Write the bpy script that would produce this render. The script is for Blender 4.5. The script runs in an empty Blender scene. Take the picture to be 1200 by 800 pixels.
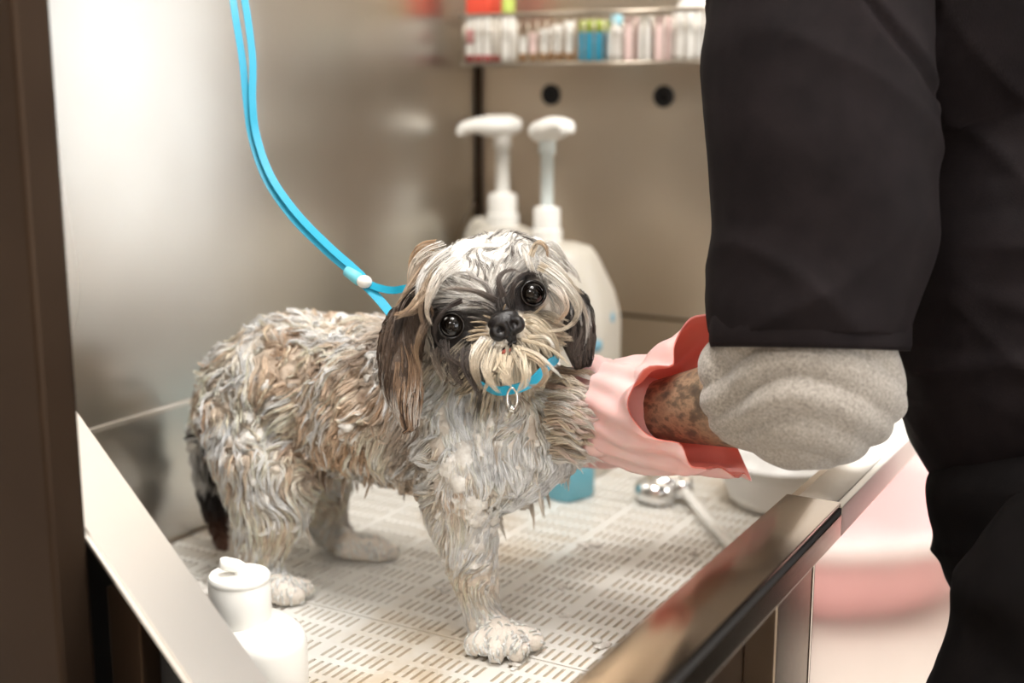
import bpy, bmesh, math, random
import numpy as np
from mathutils import Vector, Matrix
from mathutils.bvhtree import BVHTree
random.seed(5); RNG = np.random.default_rng(11)
SC = bpy.context.scene; COL = SC.collection
V = Vector
# ------------------------------------------------------------------ camera
CAM = V((0, 0, 1.40)); FPX = 1500.0
PIT = math.atan(0.2); AZ = math.radians(29.54)
FW = V((-math.sin(AZ)*math.cos(PIT), math.cos(AZ)*math.cos(PIT), -math.sin(PIT)))
RT = V((math.cos(AZ), math.sin(AZ), 0)); UP = RT.cross(FW)
def ray(x, y): return RT*((x-600)/FPX) + FW - UP*((y-400)/FPX)
def at(x, y, t): return CAM + ray(x, y)*t                  # point at camera depth t
def pl(x, y, ax, val):
    d = ray(x, y); return CAM + d*((val-CAM[ax])/d[ax])    # point on an axis plane
def qy(x, y, Y): return pl(x, y, 1, Y)
cd = bpy.data.cameras.new('camera'); cam = bpy.data.objects.new('camera', cd); COL.objects.link(cam)
cam.location = CAM; cam.rotation_euler = (math.pi/2-PIT, 0, AZ)
cd.lens = 45; cd.sensor_width = 36; cd.clip_start = 0.02
cd.dof.use_dof = True; cd.dof.focus_distance = 1.19; cd.dof.aperture_fstop = 2.5
SC.camera = cam
MZ = 0.85            # mat top height
XL, XR, YN, YB = -1.10, -0.345, 0.72, 1.83   # tub: left wall, inner right rim, near end, back wall
RIMZ = 1.02
# ------------------------------------------------------------------ noise
def _h(i, j, k, s):
    n = (i.astype(np.int64)*374761393 + j.astype(np.int64)*668265263 + k.astype(np.int64)*2147483647 + s*1274126177) & 0xffffffff
    n = ((n ^ (n >> 13))*1274126177) & 0xffffffff
    n = ((n ^ (n >> 16))*668265263) & 0xffffffff
    return ((n ^ (n >> 15)) & 0xffffff)/float(0xffffff)
def vn(p, scale=1.0, seed=0):
    p = np.asarray(p, float)*scale; f = np.floor(p); w = p-f; w = w*w*(3-2*w)
    i, j, k = f[..., 0], f[..., 1], f[..., 2]; r = 0
    for a in (0, 1):
        for b in (0, 1):
            for c in (0, 1):
                r = r + _h(i+a, j+b, k+c, seed)*(w[..., 0] if a else 1-w[..., 0])*(w[..., 1] if b else 1-w[..., 1])*(w[..., 2] if c else 1-w[..., 2])
    return r*2-1
def fbm(p, scale, seed=0, o=3):
    r = 0; a = 1; t = 0
    for q in range(o):
        r = r + a*vn(p, scale*2**q, seed+q*17); t += a; a *= .5
    return r/t
def vnoise3(p, scale, seed=0): return np.stack([vn(p, scale, seed+s) for s in (1, 33, 77)], -1)
def sstep(a, b, x):
    t = np.clip((x-a)/(b-a), 0, 1); return t*t*(3-2*t)
# ------------------------------------------------------------------ materials
def s2l(c):
    return tuple(((v/255)/12.92 if v/255 <= .04045 else ((v/255+.055)/1.055)**2.4) for v in c)
def mat(name, col=(200, 200, 200), rough=.5, metal=0, **kw):
    m = bpy.data.materials.new(name); m.use_nodes = True
    nt = m.node_tree; b = nt.nodes['Principled BSDF']
    c = s2l(col)
    b.inputs['Base Color'].default_value = (*c, 1); b.inputs['Roughness'].default_value = rough; b.inputs['Metallic'].default_value = metal
    for k, v in kw.items():
        b.inputs[k.replace('_', ' ')].default_value = v
    return m
def nd(m, t, **kw):
    n = m.node_tree.nodes.new(t)
    for k, v in kw.items():
        if k in n.bl_rna.properties: setattr(n, k, v)
        else: n.inputs[k.replace('_', ' ')].default_value = v
    return n
def lk(m, a, b): m.node_tree.links.new(a, b)
def noise_tex(m, scale, stretch=(1, 1, 1), detail=4, rough=.55, rot=(0, 0, 0)):
    tc = nd(m, 'ShaderNodeNewGeometry'); mp = nd(m, 'ShaderNodeMapping'); mp.inputs['Scale'].default_value = stretch; mp.inputs['Rotation'].default_value = rot
    n = nd(m, 'ShaderNodeTexNoise', Scale=scale, Detail=detail, Roughness=rough)
    lk(m, tc.outputs['Position'], mp.inputs['Vector']); lk(m, mp.outputs[0], n.inputs['Vector'])
    return n
def ramp(m, src, stops):
    r = nd(m, 'ShaderNodeValToRGB'); e = r.color_ramp.elements
    while len(e) < len(stops): e.new(.5)
    for q, (p, c) in zip(e, stops):
        q.position = p; q.color = (*s2l(c), 1)
    lk(m, src, r.inputs[0]); return r
def vramp(m, src, a, b, lo=0.0, hi=1.0):
    r = nd(m, 'ShaderNodeMapRange'); r.inputs[1].default_value = a; r.inputs[2].default_value = b; r.inputs[3].default_value = lo; r.inputs[4].default_value = hi
    lk(m, src, r.inputs[0]); return r
def bsdf(m): return m.node_tree.nodes['Principled BSDF']
def colmix(m, stops, n): lk(m, ramp(m, n.outputs['Fac'], stops).outputs[0], bsdf(m).inputs['Base Color'])
def bump(m, src, strength=.3, dist=.002):
    b = nd(m, 'ShaderNodeBump', Strength=strength, Distance=dist); lk(m, src, b.inputs['Height']); lk(m, b.outputs[0], bsdf(m).inputs['Normal']); return b
def steel(name, cols, r0, r1, stretch, bs=.12, sc=1.0):
    m = mat(name, cols[0], .3, 1)
    n = noise_tex(m, 3*sc, tuple(1+.0*s for s in stretch), 3); colmix(m, [(.3, cols[0]), (.7, cols[1])], n)
    g = noise_tex(m, 60, stretch, 5, .7)
    lk(m, vramp(m, noise_tex(m, 1.5, (1, 1, 1), 1).outputs['Fac'], .3, .7, r0, r1).outputs[0], bsdf(m).inputs['Roughness'])
    if bs: bump(m, g.outputs['Fac'], bs, .0006)
    return m
M = {}
M['steel_wall'] = steel('brushed_steel_wall', [(200, 196, 189), (213, 211, 206)], .25, .33, (6, 6, .12))
M['steel_back'] = steel('brushed_steel_back', [(196, 182, 164), (206, 194, 178)], .34, .44, (6, 6, .12))
M['steel_dark'] = steel('dull_darkened_steel', [(68, 55, 44), (56, 44, 35)], .5, .6, (6, 6, .2))
M['steel_rim'] = steel('worn_steel_rim', [(186, 172, 156), (160, 145, 130)], .14, .22, (2, .2, 2))
M['steel_edge'] = steel('bright_folded_steel', [(236, 233, 228), (224, 220, 214)], .3, .45, (1, 1, 1), .05)
M['steel_polished'] = steel('polished_steel', [(232, 226, 222), (224, 218, 214)], .07, .13, (4, 4, .2), .02)
M['black_gap'] = mat('black_rubber_and_shade', (18, 16, 16), .7)  # rubber parts, and shade painted black in gaps and on the end panel
M['chrome'] = mat('chrome', (225, 225, 225), .12, 1)
M['wire'] = mat('shelf_wire', (176, 166, 152), .3, .9)
M['white_plastic'] = mat('white_plastic', (236, 234, 228), .35, Subsurface_Weight=.15, Subsurface_Radius=(.01, .01, .01))
M['jug_plastic'] = mat('milky_plastic', (196, 190, 178), .4, Subsurface_Weight=.3, Subsurface_Radius=(.02, .02, .015))
M['pump_tube'] = mat('pale_pump_tube', (214, 222, 220), .3)
M['label_blue'] = mat('label_blue', (120, 170, 190), .5)
M['mat_plastic'] = mat('wet_white_mat', (214, 210, 202), .34, Coat_Weight=.3, Coat_Roughness=.15)
_n = noise_tex(M['mat_plastic'], 5, (1, 1, 1), 5); colmix(M['mat_plastic'], [(.36, (204, 190, 170)), (.5, (228, 226, 220))], _n)
lk(M['mat_plastic'], vramp(M['mat_plastic'], _n.outputs['Fac'], .3, .7, .22, .45).outputs[0], bsdf(M['mat_plastic']).inputs['Roughness'])
M['basin'] = mat('basin_soapy_steel', (196, 178, 154), .45, 0)
M['foam'] = mat('soap_foam', (243, 241, 236), .55, Subsurface_Weight=.4, Subsurface_Radius=(.006, .006, .006))
bump(M['foam'], noise_tex(M['foam'], 700, (1, 1, 1), 3).outputs['Fac'], .5, .001)
M['turq'] = mat('turquoise_strap', (24, 160, 194), .45)
M['turq_edge'] = mat('turquoise_edge', (120, 208, 224), .5)
M['tag'] = mat('silver_ring', (215, 215, 212), .15, 1)
M['blue_liquid'] = mat('blue_bottle', (112, 178, 196), .2, Subsurface_Weight=.2, Subsurface_Radius=(.02, .02, .02))
M['bowl'] = mat('white_bowl', (228, 226, 222), .35, Subsurface_Weight=.2, Subsurface_Radius=(.02, .02, .02))
M['pink'] = mat('pink_plastic', (246, 190, 190), .5)
M['pink_light'] = mat('pale_pink_plastic', (248, 236, 234), .4)
M['floor'] = mat('pale_tile_floor', (214, 208, 200), .35)
M['wall'] = mat('pale_wall', (226, 222, 216), .8)
M['wall_b'] = mat('beige_wall', (196, 180, 160), .8)
M['ceil'] = mat('white_ceiling', (232, 228, 222), .9)
M['frame'] = mat('white_window_frame', (238, 236, 230), .5)
def cloth(name, c1, c2, rough, weave=900, sheen=.0, sc=20, bs=.25):
    m = mat(name, c1, rough, Sheen_Weight=sheen, Specular_IOR_Level=.06)
    colmix(m, [(.35, c1), (.65, c2)], noise_tex(m, sc, (1, 1, 1), 6, .7))
    bump(m, noise_tex(m, weave, (1, 1, .4), 2).outputs['Fac'], bs, .0008); return m
M['jacket'] = cloth('black_jacket_cloth', (20, 16, 17), (28, 23, 24), .7, 900, .0)
M['trousers'] = cloth('black_trouser_cloth', (11, 9, 9), (17, 14, 14), .8, 700, .0)
M['grey'] = cloth('grey_marl_jersey', (116, 109, 102), (166, 159, 150), .9, 1100, .3, 420, .5)
M['skin'] = mat('tattooed_skin', (176, 140, 112), .5)
colmix(M['skin'], [(.36, (74, 68, 58)), (.46, (100, 88, 72)), (.53, (146, 124, 100)), (.66, (84, 78, 68))], noise_tex(M['skin'], 38, (1, 1, 1.4), 5, .6))
M['face'] = mat('plain_skin', (205, 165, 140), .5)
M['hair'] = mat('dark_hair', (40, 30, 25), .6)
M['shoe'] = mat('shoe', (30, 28, 28), .5)
M['glove'] = mat('pink_rubber', (236, 168, 166), .4, Subsurface_Weight=.35, Subsurface_Radius=(.02, .008, .006), Transmission_Weight=.0)
_g = M['glove']; _n = noise_tex(_g, 9, (1, 1, 1), 3); colmix(_g, [(.3, (244, 198, 194)), (.7, (249, 224, 220))], _n)
M['glove_in'] = mat('salmon_rubber_lining', (250, 158, 142), .45, Subsurface_Weight=.2, Subsurface_Radius=(.01, .004, .003))
M['eye'] = mat('dark_eye', (12, 8, 6), .06, Specular_IOR_Level=.5)
M['eye_rim'] = mat('black_eyelid', (24, 18, 16), .22)
M['nose'] = mat('wet_black_nose', (20, 16, 16), .28)
bump(M['nose'], noise_tex(M['nose'], 900, (1, 1, 1), 2).outputs['Fac'], .5, .001)
M['tongue'] = mat('tongue', (190, 96, 80), .3)
def thin(k, w):
    m = M[k]; nt = m.node_tree; out = [n for n in nt.nodes if n.type == 'OUTPUT_MATERIAL'][0]; t = nd(m, 'ShaderNodeBsdfTranslucent'); x = nd(m, 'ShaderNodeMixShader'); x.inputs[0].default_value = w
    t.inputs[0].default_value = bsdf(m).inputs['Base Color'].default_value
    lk(m, bsdf(m).outputs[0], x.inputs[1]); lk(m, t.outputs[0], x.inputs[2]); lk(m, x.outputs[0], out.inputs[0])
thin('glove_in', .35); thin('glove', .3)
colmix(M['foam'], [(.35, (196, 190, 182)), (.6, (232, 229, 223))], noise_tex(M['foam'], 90, (1, 1, 1), 4))
def vcol(name, rough, **kw):
    m = mat(name, (200, 200, 200), rough, **kw); a = nd(m, 'ShaderNodeAttribute'); a.attribute_name = 'Col'
    lk(m, a.outputs['Color'], bsdf(m).inputs['Base Color']); return m
M['coat'] = vcol('wet_fur', .42, Specular_IOR_Level=.3)
M['hide'] = vcol('lathered_hide', .5, Subsurface_Weight=.08, Subsurface_Radius=(.004, .003, .003))
bump(M['hide'], noise_tex(M['hide'], 260, (1, 1, 1), 5).outputs['Fac'], .6, .003)
M['claw'] = mat('black_claw', (24, 20, 20), .3)
# ------------------------------------------------------------------ object helpers
def link(o, parent=None, label=None, cat=None, group=None, kind=None):
    COL.objects.link(o)
    if parent is not None: o.parent = parent
    for k, v in (('label', label), ('category', cat), ('group', group), ('kind', kind)):
        if v: o[k] = v
    return o
def wloc(o):
    r = V((0, 0, 0))
    while o is not None: r += o.location; o = o.parent
    return r
def obj(name, bm, m, parent=None, smooth=True, **kw):
    me = bpy.data.meshes.new(name); bm.normal_update(); bm.to_mesh(me); bm.free()
    if smooth: me.shade_smooth()
    o = bpy.data.objects.new(name, me)
    for x in (m if isinstance(m, (list, tuple)) else [m]): me.materials.append(M[x])
    if parent is not None:
        me.transform(Matrix.Translation(-wloc(parent)))
    return link(o, parent, **kw)
def thing(name, loc, label, cat, group=None):
    o = bpy.data.objects.new(name, None); o.location = loc; o.empty_display_size = .05
    return link(o, None, label, cat, group)
def struct(name, bm, m, smooth=False): return obj(name, bm, m, None, smooth, kind='structure')
def smooth_by_angle(o, deg=35):
    for p in o.data.polygons: p.use_smooth = True
    o.data.set_sharp_from_angle(angle=math.radians(deg))
def bx(bm, a, b, bev=0, mi=0):
    c = [(a[i]+b[i])/2 for i in range(3)]; s = [abs(b[i]-a[i]) for i in range(3)]
    r = bmesh.ops.create_cube(bm, size=1, matrix=Matrix.Translation(c) @ Matrix.Diagonal((*s, 1)))
    fs = {f for v in r['verts'] for f in v.link_faces}
    for f in fs: f.material_index = mi
    if bev:
        es = list({e for v in r['verts'] for e in v.link_edges})
        g = bmesh.ops.bevel(bm, geom=es, offset=bev, segments=2, affect='EDGES', profile=.6)
        for f in g['faces']: f.material_index = mi
def box(a, b, bev=0):
    bm = bmesh.new(); bx(bm, a, b, bev); return bm
def lathe(bm, prof, c, seg=40, axis=None, sx=1, sy=1, mi=0):
    """prof: list of (r, z). closes ends with r==0."""
    q = V((0, 0, 1)).rotation_difference(axis).to_matrix() if axis is not None else Matrix.Identity(3)
    rings = []
    for r, z in prof:
        if r < 1e-6: rings.append([bm.verts.new(V(c)+q @ V((0, 0, z)))])
        else: rings.append([bm.verts.new(V(c)+q @ V((r*sx*math.cos(2*math.pi*i/seg), r*sy*math.sin(2*math.pi*i/seg), z))) for i in range(seg)])
    for A, B in zip(rings, rings[1:]):
        for i in range(seg):
            j = (i+1) % seg
            a = [A[0]] if len(A) == 1 else [A[i], A[j]]
            b = [B[0]] if len(B) == 1 else [B[j], B[i]]
            if len(a)+len(b) > 2:
                f = bm.faces.new(a+b); f.material_index = mi
def frames(pts):
    T = [(pts[min(i+1, len(pts)-1)]-pts[max(i-1, 0)]).normalized() for i in range(len(pts))]
    n = T[0].orthogonal().normalized(); F = []
    for t in T:
        n = (n-t*n.dot(t)).normalized(); F.append((t, n, t.cross(n)))
    return F
def catmull(P, n):
    P = [V(p) for p in P]; out = []
    Q = [P[0]*2-P[1]]+P+[P[-1]*2-P[-2]]
    for i in range(1, len(Q)-2):
        for k in range(n):
            t = k/n; a, b, c, d = Q[i-1:i+3]
            out.append(.5*((2*b)+(c-a)*t+(2*a-5*b+4*c-d)*t*t+(-a+3*b-3*c+d)*t**3))
    out.append(P[-1]); return out
def interp(vals, n):
    m = (len(vals)-1)*n+1
    return list(np.interp(np.linspace(0, len(vals)-1, m), range(len(vals)), vals))
def tube(bm, pts, rad, seg=12, cap=True, mi=0, flat=1, up=None):
    pts = [V(p) for p in pts]
    rad = rad if hasattr(rad, '__len__') else [rad]*len(pts)
    F = frames(pts); R = []
    for p, r, (t, n, b) in zip(pts, rad, F):
        if up is not None:
            b = t.cross(up).normalized(); n = b.cross(t).normalized()
        R.append([bm.verts.new(p+n*(r*math.cos(2*math.pi*i/seg))+b*(r*flat*math.sin(2*math.pi*i/seg))) for i in range(seg)])
    for A, B in zip(R, R[1:]):
        for i in range(seg):
            f = bm.faces.new((A[i], A[(i+1) % seg], B[(i+1) % seg], B[i])); f.material_index = mi
    if cap:
        for A in (R[0][::-1], R[-1]):
            f = bm.faces.new(A); f.material_index = mi
def ball(bm, c, r, s=(1, 1, 1), sub=3, rot=None):
    mtx = Matrix.Translation(c) @ (rot.to_4x4() if rot is not None else Matrix.Identity(4)) @ Matrix.Diagonal((*s, 1))
    bmesh.ops.create_icosphere(bm, subdivisions=sub, radius=r, matrix=mtx)
def chain(bm, pts, step=.35, sub=2):
    """pts: list of (Vector, radius) -> overlapping balls"""
    for (a, ra), (b, rb) in zip(pts, pts[1:]):
        n = max(1, int((a-b).length/(min(ra, rb)*step)))
        for k in range(n+1):
            t = k/n; ball(bm, a.lerp(b, t), ra+(rb-ra)*t, sub=sub)
def remesh(bm, voxel, smooth_it=6):
    me = bpy.data.meshes.new('tmp'); bm.to_mesh(me); bm.free()
    o = bpy.data.objects.new('tmp', me); COL.objects.link(o)
    r = o.modifiers.new('r', 'REMESH'); r.mode = 'VOXEL'; r.voxel_size = voxel
    if smooth_it:
        s = o.modifiers.new('s', 'SMOOTH'); s.factor = .5; s.iterations = smooth_it
    dg = bpy.context.evaluated_depsgraph_get()
    out = bpy.data.meshes.new_from_object(o.evaluated_get(dg))
    bpy.data.objects.remove(o); bpy.data.meshes.remove(me)
    return out
def co_of(me):
    a = np.empty(len(me.vertices)*3); me.vertices.foreach_get('co', a); return a.reshape(-1, 3)
def no_of(me):
    a = np.empty(len(me.vertices)*3); me.vertex_normals.foreach_get('vector', a); return a.reshape(-1, 3)
def set_co(me, a): me.vertices.foreach_set('co', a.ravel()); me.update()
def set_col(me, c):
    at_ = me.color_attributes.new('Col', 'FLOAT_COLOR', 'POINT')
    at_.data.foreach_set('color', np.concatenate([c, np.ones((len(c), 1))], 1).astype(np.float32).ravel())
def meobj(name, me, m, parent=None, **kw):
    me.name = name; me.materials.clear()
    for x in (m if isinstance(m, (list, tuple)) else [m]): me.materials.append(M[x])
    me.shade_smooth()
    if parent is not None: me.transform(Matrix.Translation(-wloc(parent)))
    return link(bpy.data.objects.new(name, me), parent, **kw)
L3 = lambda c: np.array(s2l(c))
#@@ROOM
# ------------------------------------------------------------------ the room
def quadbox(name, a, b, m): return struct(name, box(a, b), m)
X0, X1, Y0, Y1, ZC = -1.9, 3.2, -2.6, 4.4, 2.75
quadbox('floor', (X0, Y0, -.1), (X1, Y1, 0), 'floor')
quadbox('ceiling', (X0, Y0, ZC), (X1, Y1, ZC+.1), 'ceil')
quadbox('wall_left', (X0-.1, Y0, 0), (X0, Y1, ZC), 'wall')
quadbox('wall_front', (X0, Y0-.1, 0), (X1, Y0, ZC), 'wall_b')
def wall_hole(name, ax, v0, v1, u0, u1, hu0, hu1, hz0, hz1, m):
    bm = bmesh.new()
    def b(ua, ub, za, zb):
        if ax == 1: bx(bm, (ua, v0, za), (ub, v1, zb))
        else: bx(bm, (v0, ua, za), (v1, ub, zb))
    b(u0, hu0, 0, ZC); b(hu1, u1, 0, ZC); b(hu0, hu1, 0, hz0); b(hu0, hu1, hz1, ZC)
    return struct(name, bm, m)
def window(name, ax, v, hu0, hu1, hz0, hz1, nu):
    bm = bmesh.new()
    def b(ua, ub, za, zb):
        if ax == 1: bx(bm, (ua, v-.03, za), (ub, v+.03, zb))
        else: bx(bm, (v-.03, ua, za), (v+.03, ub, zb))
    w = .05
    b(hu0, hu1, hz0, hz0+w); b(hu0, hu1, hz1-w, hz1)
    for k in range(nu+1):
        u = hu0+(hu1-hu0-w)*k/nu; b(u, u+w, hz0+w, hz1-w)
    return struct(name, bm, 'frame')
wall_hole('wall_back', 1, Y1, Y1+.1, X0, X1, .1, 2.6, .75, 2.5, 'wall'); window('window_1', 1, Y1+.05, .1, 2.6, .75, 2.5, 3)
wall_hole('wall_right', 0, X1, X1+.1, Y0, Y1, -1.4, 2.4, .8, 2.5, 'wall'); window('window_2', 0, X1+.05, -1.4, 2.4, .8, 2.5, 4)
W = bpy.data.worlds.new('world'); SC.world = W; W.use_nodes = True
W.node_tree.nodes['Background'].inputs[0].default_value = (.95, .975, 1, 1); W.node_tree.nodes['Background'].inputs[1].default_value = 5.8
def area(name, loc, rot, sx, sy, power, col=(1, 1, 1)):
    l = bpy.data.lights.new(name, 'AREA'); l.shape = 'RECTANGLE'; l.size = sx; l.size_y = sy; l.energy = power; l.color = col
    o = bpy.data.objects.new(name, l); o.location = loc; o.rotation_euler = rot; COL.objects.link(o); return o
for k, (x, y, p) in enumerate([(-.35, .75, 42), (-.3, -1.0, 34), (1.6, 1.9, 30), (1.6, -.6, 20), (-.7, 3.2, 42)]):
    t = thing('ceiling_light', (x, y, ZC), ['square ceiling light panel above the grooming tub', 'square ceiling light panel behind the camera', 'square ceiling light panel by the right window', 'square ceiling light panel at the front corner', 'square ceiling light panel beyond the tub'][k], 'ceiling light', 'square ceiling light panels')
    bm = bmesh.new()
    for s in (-1, 1):
        bx(bm, (x-.32, y+s*.31-.01, ZC-.05), (x+.32, y+s*.31+.01, ZC)); bx(bm, (x+s*.31-.01, y-.3, ZC-.05), (x+s*.31+.01, y+.3, ZC))
    obj('lamp_frame', bm, 'frame', t, False)
    area('ceiling_lamp', (x, y, ZC-.055), (0, 0, 0), .58, .58, p, (1, .97, .935))
#@@TUB
# ------------------------------------------------------------------ the tub
tub = thing('grooming_tub', (-.72, 1.25, 0), 'brushed stainless steel dog grooming tub with tall splash walls and white slotted mat', 'grooming tub')
P = tub
def tobj(name, bm, m, smooth=False, **kw): return obj(name, bm, m, P, smooth, **kw)
# left splash wall, lower coved part and upper panel with a folded seam
bm = bmesh.new(); bx(bm, (XL-.02, .655, 1.022), (XL, YB+.02, 2.25)); tobj('side_splash_panel', bm, 'steel_wall')
bm = bmesh.new(); bx(bm, (XL-.02, .655, .80), (XL-.004, YB+.02, 1.018)); tobj('lower_side_panel', bm, 'steel_wall')
bm = bmesh.new(); bx(bm, (XL-.004, .70, 1.0155), (XL+.004, YB, 1.0215), .0012); tobj('seam_strip', bm, 'steel_edge')
# back panel with two drain grommets
XB1 = -.50
bm = bmesh.new(); bx(bm, (XL, YB, 1.045), (XB1, YB+.02, 2.25)); o = tobj('back_splash_panel', bm, 'steel_back')
bm = bmesh.new(); bx(bm, (XL, YB+.006, .80), (XB1, YB+.022, 1.039)); bx(bm, (XB1, YB, .80), (XR+.05, YB+.02, RIMZ)); tobj('lower_back_panel', bm, 'steel_back')
bm = bmesh.new(); bx(bm, (XL, YB+.008, 1.037), (XB1, YB+.018, 1.047)); tobj('back_seam', bm, 'steel_dark')
bm = bmesh.new(); bx(bm, (XL-.004, YB-.012, .80), (XL+.006, YB, 2.25), .002); tobj('corner_seam', bm, 'steel_dark')
for px, py in ((646, 111), (778, 113)):
    c = qy(px, py, YB)
    bm = bmesh.new()
    lathe(bm, [(.0085, -.004), (.0085, .004), (.014, .006), (.0165, .003), (.0165, 0)], c, 32, V((0, -1, 0)))
    g = tobj('rubber_grommet', bm, 'black_gap', True)
    bm = bmesh.new(); lathe(bm, [(0, .001), (.0086, .001), (.0086, .0)], c, 24, V((0, -1, 0))); obj('dark_hole', bm, 'black_gap', g)
# basin pan
bm = bmesh.new(); bx(bm, (XL, .70, .80), (XR+.045, YB, .8472)); tobj('basin_floor', bm, 'basin')
# near end: tall stile, sloped flange, end panel
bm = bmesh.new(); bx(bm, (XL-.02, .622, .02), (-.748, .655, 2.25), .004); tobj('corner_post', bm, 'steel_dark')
bm = bmesh.new()
sl = lambda x: .311-x          # 45 degree slope in the end plane
xa, xb = -.86, -.585
vs = [bm.verts.new(v) for v in [(xa, .656, sl(xa)), (xb, .656, sl(xb)), (xb, .722, sl(xb)), (xa, .722, sl(xa)),
                               (xa, .656, sl(xa)-.012), (xb, .656, sl(xb)-.012), (xb, .722, sl(xb)-.012), (xa, .722, sl(xa)-.012)]]
for f in ((0, 1, 2, 3), (7, 6, 5, 4), (0, 4, 5, 1), (1, 5, 6, 2), (2, 6, 7, 3), (3, 7, 4, 0)): bm.faces.new([vs[i] for i in f])
bmesh.ops.bevel(bm, geom=bm.edges[:], offset=.003, segments=2, affect='EDGES')
o = tobj('sloping_end_flange', bm, 'steel_edge', True, label='bright sloping flange of the end panel'); smooth_by_angle(o)
bm = bmesh.new()
pr = [(-.86, sl(-.86)-.012), (-.585, sl(-.585)-.012), (-.3, sl(-.585)-.012), (-.3, .25), (-.86, .25)]
A = [bm.verts.new((x, .692, z)) for x, z in pr]; B = [bm.verts.new((x, .712, z)) for x, z in pr]
bm.faces.new(A); bm.faces.new(B[::-1])
for i in range(5): bm.faces.new((A[i], B[i], B[(i+1) % 5], A[(i+1) % 5]))
bmesh.ops.recalc_face_normals(bm, faces=bm.faces[:]); tobj('end_panel', bm, 'black_gap')  # black colour stands for the shade below the flange
bm = bmesh.new(); bx(bm, (-.75, .672, .1), (-.715, .692, sl(-.715)-.014), .002); tobj('panel_stile', bm, 'steel_dark')
# right-hand rim: near, wider piece and the lower far piece
XO = XR+.05
ystep = 1.142
bm = bmesh.new()
bx(bm, (XR-.002, .60, RIMZ-.006), (XO, ystep, RIMZ), .0018)
o = tobj('rim_cap', bm, 'steel_rim', True, label='dark worn steel rim cap, the nearer wider piece'); smooth_by_angle(o)
bm = bmesh.new(); bx(bm, (XR+.006, ystep-.004, RIMZ-.012), (XO-.006, YB, RIMZ-.004), .0015)
o = tobj('rim_cap', bm, 'steel_edge', True, label='pale scuffed far piece of the rim cap'); smooth_by_angle(o)
bm = bmesh.new(); bx(bm, (XO-.003, .60, RIMZ-.011), (XO+.001, ystep, RIMZ-.006)); tobj('rubber_seal', bm, 'black_gap')
bm = bmesh.new(); bx(bm, (XO-.008, .60, RIMZ-.034), (XO+.0015, ystep, RIMZ-.011), .001); tobj('rim_apron', bm, 'steel_rim', label='reddish dark folded edge below the rim')
bm = bmesh.new(); bx(bm, (XO-.008, ystep, RIMZ-.034), (XO+.0015, YB, RIMZ-.005), .001); tobj('rim_apron', bm, 'steel_edge')
bm = bmesh.new(); bx(bm, (XR-.004, .70, .838), (XR+.004, YB, RIMZ-.008)); tobj('inner_side_panel', bm, 'steel_back')
# outer side: recessed near panel with trouser reflection in its dark colour, post, polished far panel
yp0, yp1 = pl(915, 700, 0, XO)[1], pl(953, 700, 0, XO)[1]
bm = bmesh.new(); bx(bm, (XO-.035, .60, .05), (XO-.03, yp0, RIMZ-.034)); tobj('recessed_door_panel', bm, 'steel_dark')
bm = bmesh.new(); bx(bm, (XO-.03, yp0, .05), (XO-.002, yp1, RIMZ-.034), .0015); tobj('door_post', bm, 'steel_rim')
bm = bmesh.new(); bx(bm, (XO-.012, yp1, .05), (XO-.008, yp1+.004, RIMZ-.034)); tobj('panel_gap', bm, 'black_gap')
yp2 = pl(1000, 700, 0, XO)[1]
bm = bmesh.new(); bx(bm, (XO-.012, yp1+.004, .05), (XO-.001, yp2-.002, RIMZ-.034), .001); tobj('polished_side_panel', bm, 'steel_polished')
bm = bmesh.new(); bx(bm, (XO-.014, yp2, .05), (XO-.004, YB, RIMZ-.034), .001); tobj('polished_side_panel', bm, 'steel_polished')
for x in (XL+.03, XR):
    for y in (.70, YB-.05):
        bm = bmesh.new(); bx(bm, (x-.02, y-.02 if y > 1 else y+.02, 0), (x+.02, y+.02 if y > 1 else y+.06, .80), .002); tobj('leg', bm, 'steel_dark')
# slotted mat, two tiles
def mat_tile(y0, y1):
    bm = bmesh.new(); px_, py_ = .0096, .0335; x0, x1 = XL+.004, XR-.006
    nx = int((x1-x0)/px_); ny = max(1, int(round((y1-y0)/py_))); px_ = (x1-x0)/nx; py_ = (y1-y0)/ny
    xs, hx = [x0], [False]
    for i in range(nx):
        if i % 9 == 8: xs.append(x0+(i+1)*px_); hx.append(False); continue
        xs += [x0+i*px_+px_*.30, x0+i*px_+px_*.70, x0+(i+1)*px_]; hx += [False, True, False]
    ys, hy = [y0], [False]
    for j in range(ny):
        ys += [y0+j*py_+.0045, y0+(j+1)*py_-.0045, y0+(j+1)*py_]; hy += [False, True, False]
    for z, keep in ((MZ, 0), (MZ-.005, 1)):
        pass
    T = [[bm.verts.new((x, y, MZ)) for y in ys] for x in xs]
    Bv = {}
    def low(i, j):
        if (i, j) not in Bv: Bv[(i, j)] = bm.verts.new((xs[i], ys[j], MZ-.005))
        return Bv[(i, j)]
    for i in range(1, len(xs)):
        for j in range(1, len(ys)):
            if hx[i] and hy[j]:
                c = [(i-1, j-1), (i, j-1), (i, j), (i-1, j)]
                for k in range(4):
                    a, b = c[k], c[(k+1) % 4]
                    bm.faces.new((T[a[0]][a[1]], low(*a), low(*b), T[b[0]][b[1]]))
            else: bm.faces.new((T[i-1][j-1], T[i][j-1], T[i][j], T[i-1][j]))
    n, m_ = len(xs)-1, len(ys)-1
    ring = [(i, 0) for i in range(n)]+[(n, j) for j in range(m_)]+[(i, m_) for i in range(n, 0, -1)]+[(0, j) for j in range(m_, 0, -1)]
    for a, b in zip(ring, ring[1:]+ring[:1]): bm.faces.new((T[a[0]][a[1]], low(*a), low(*b), T[b[0]][b[1]]))
    return bm
YS = pl(551, 753, 2, MZ)[1]
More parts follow.
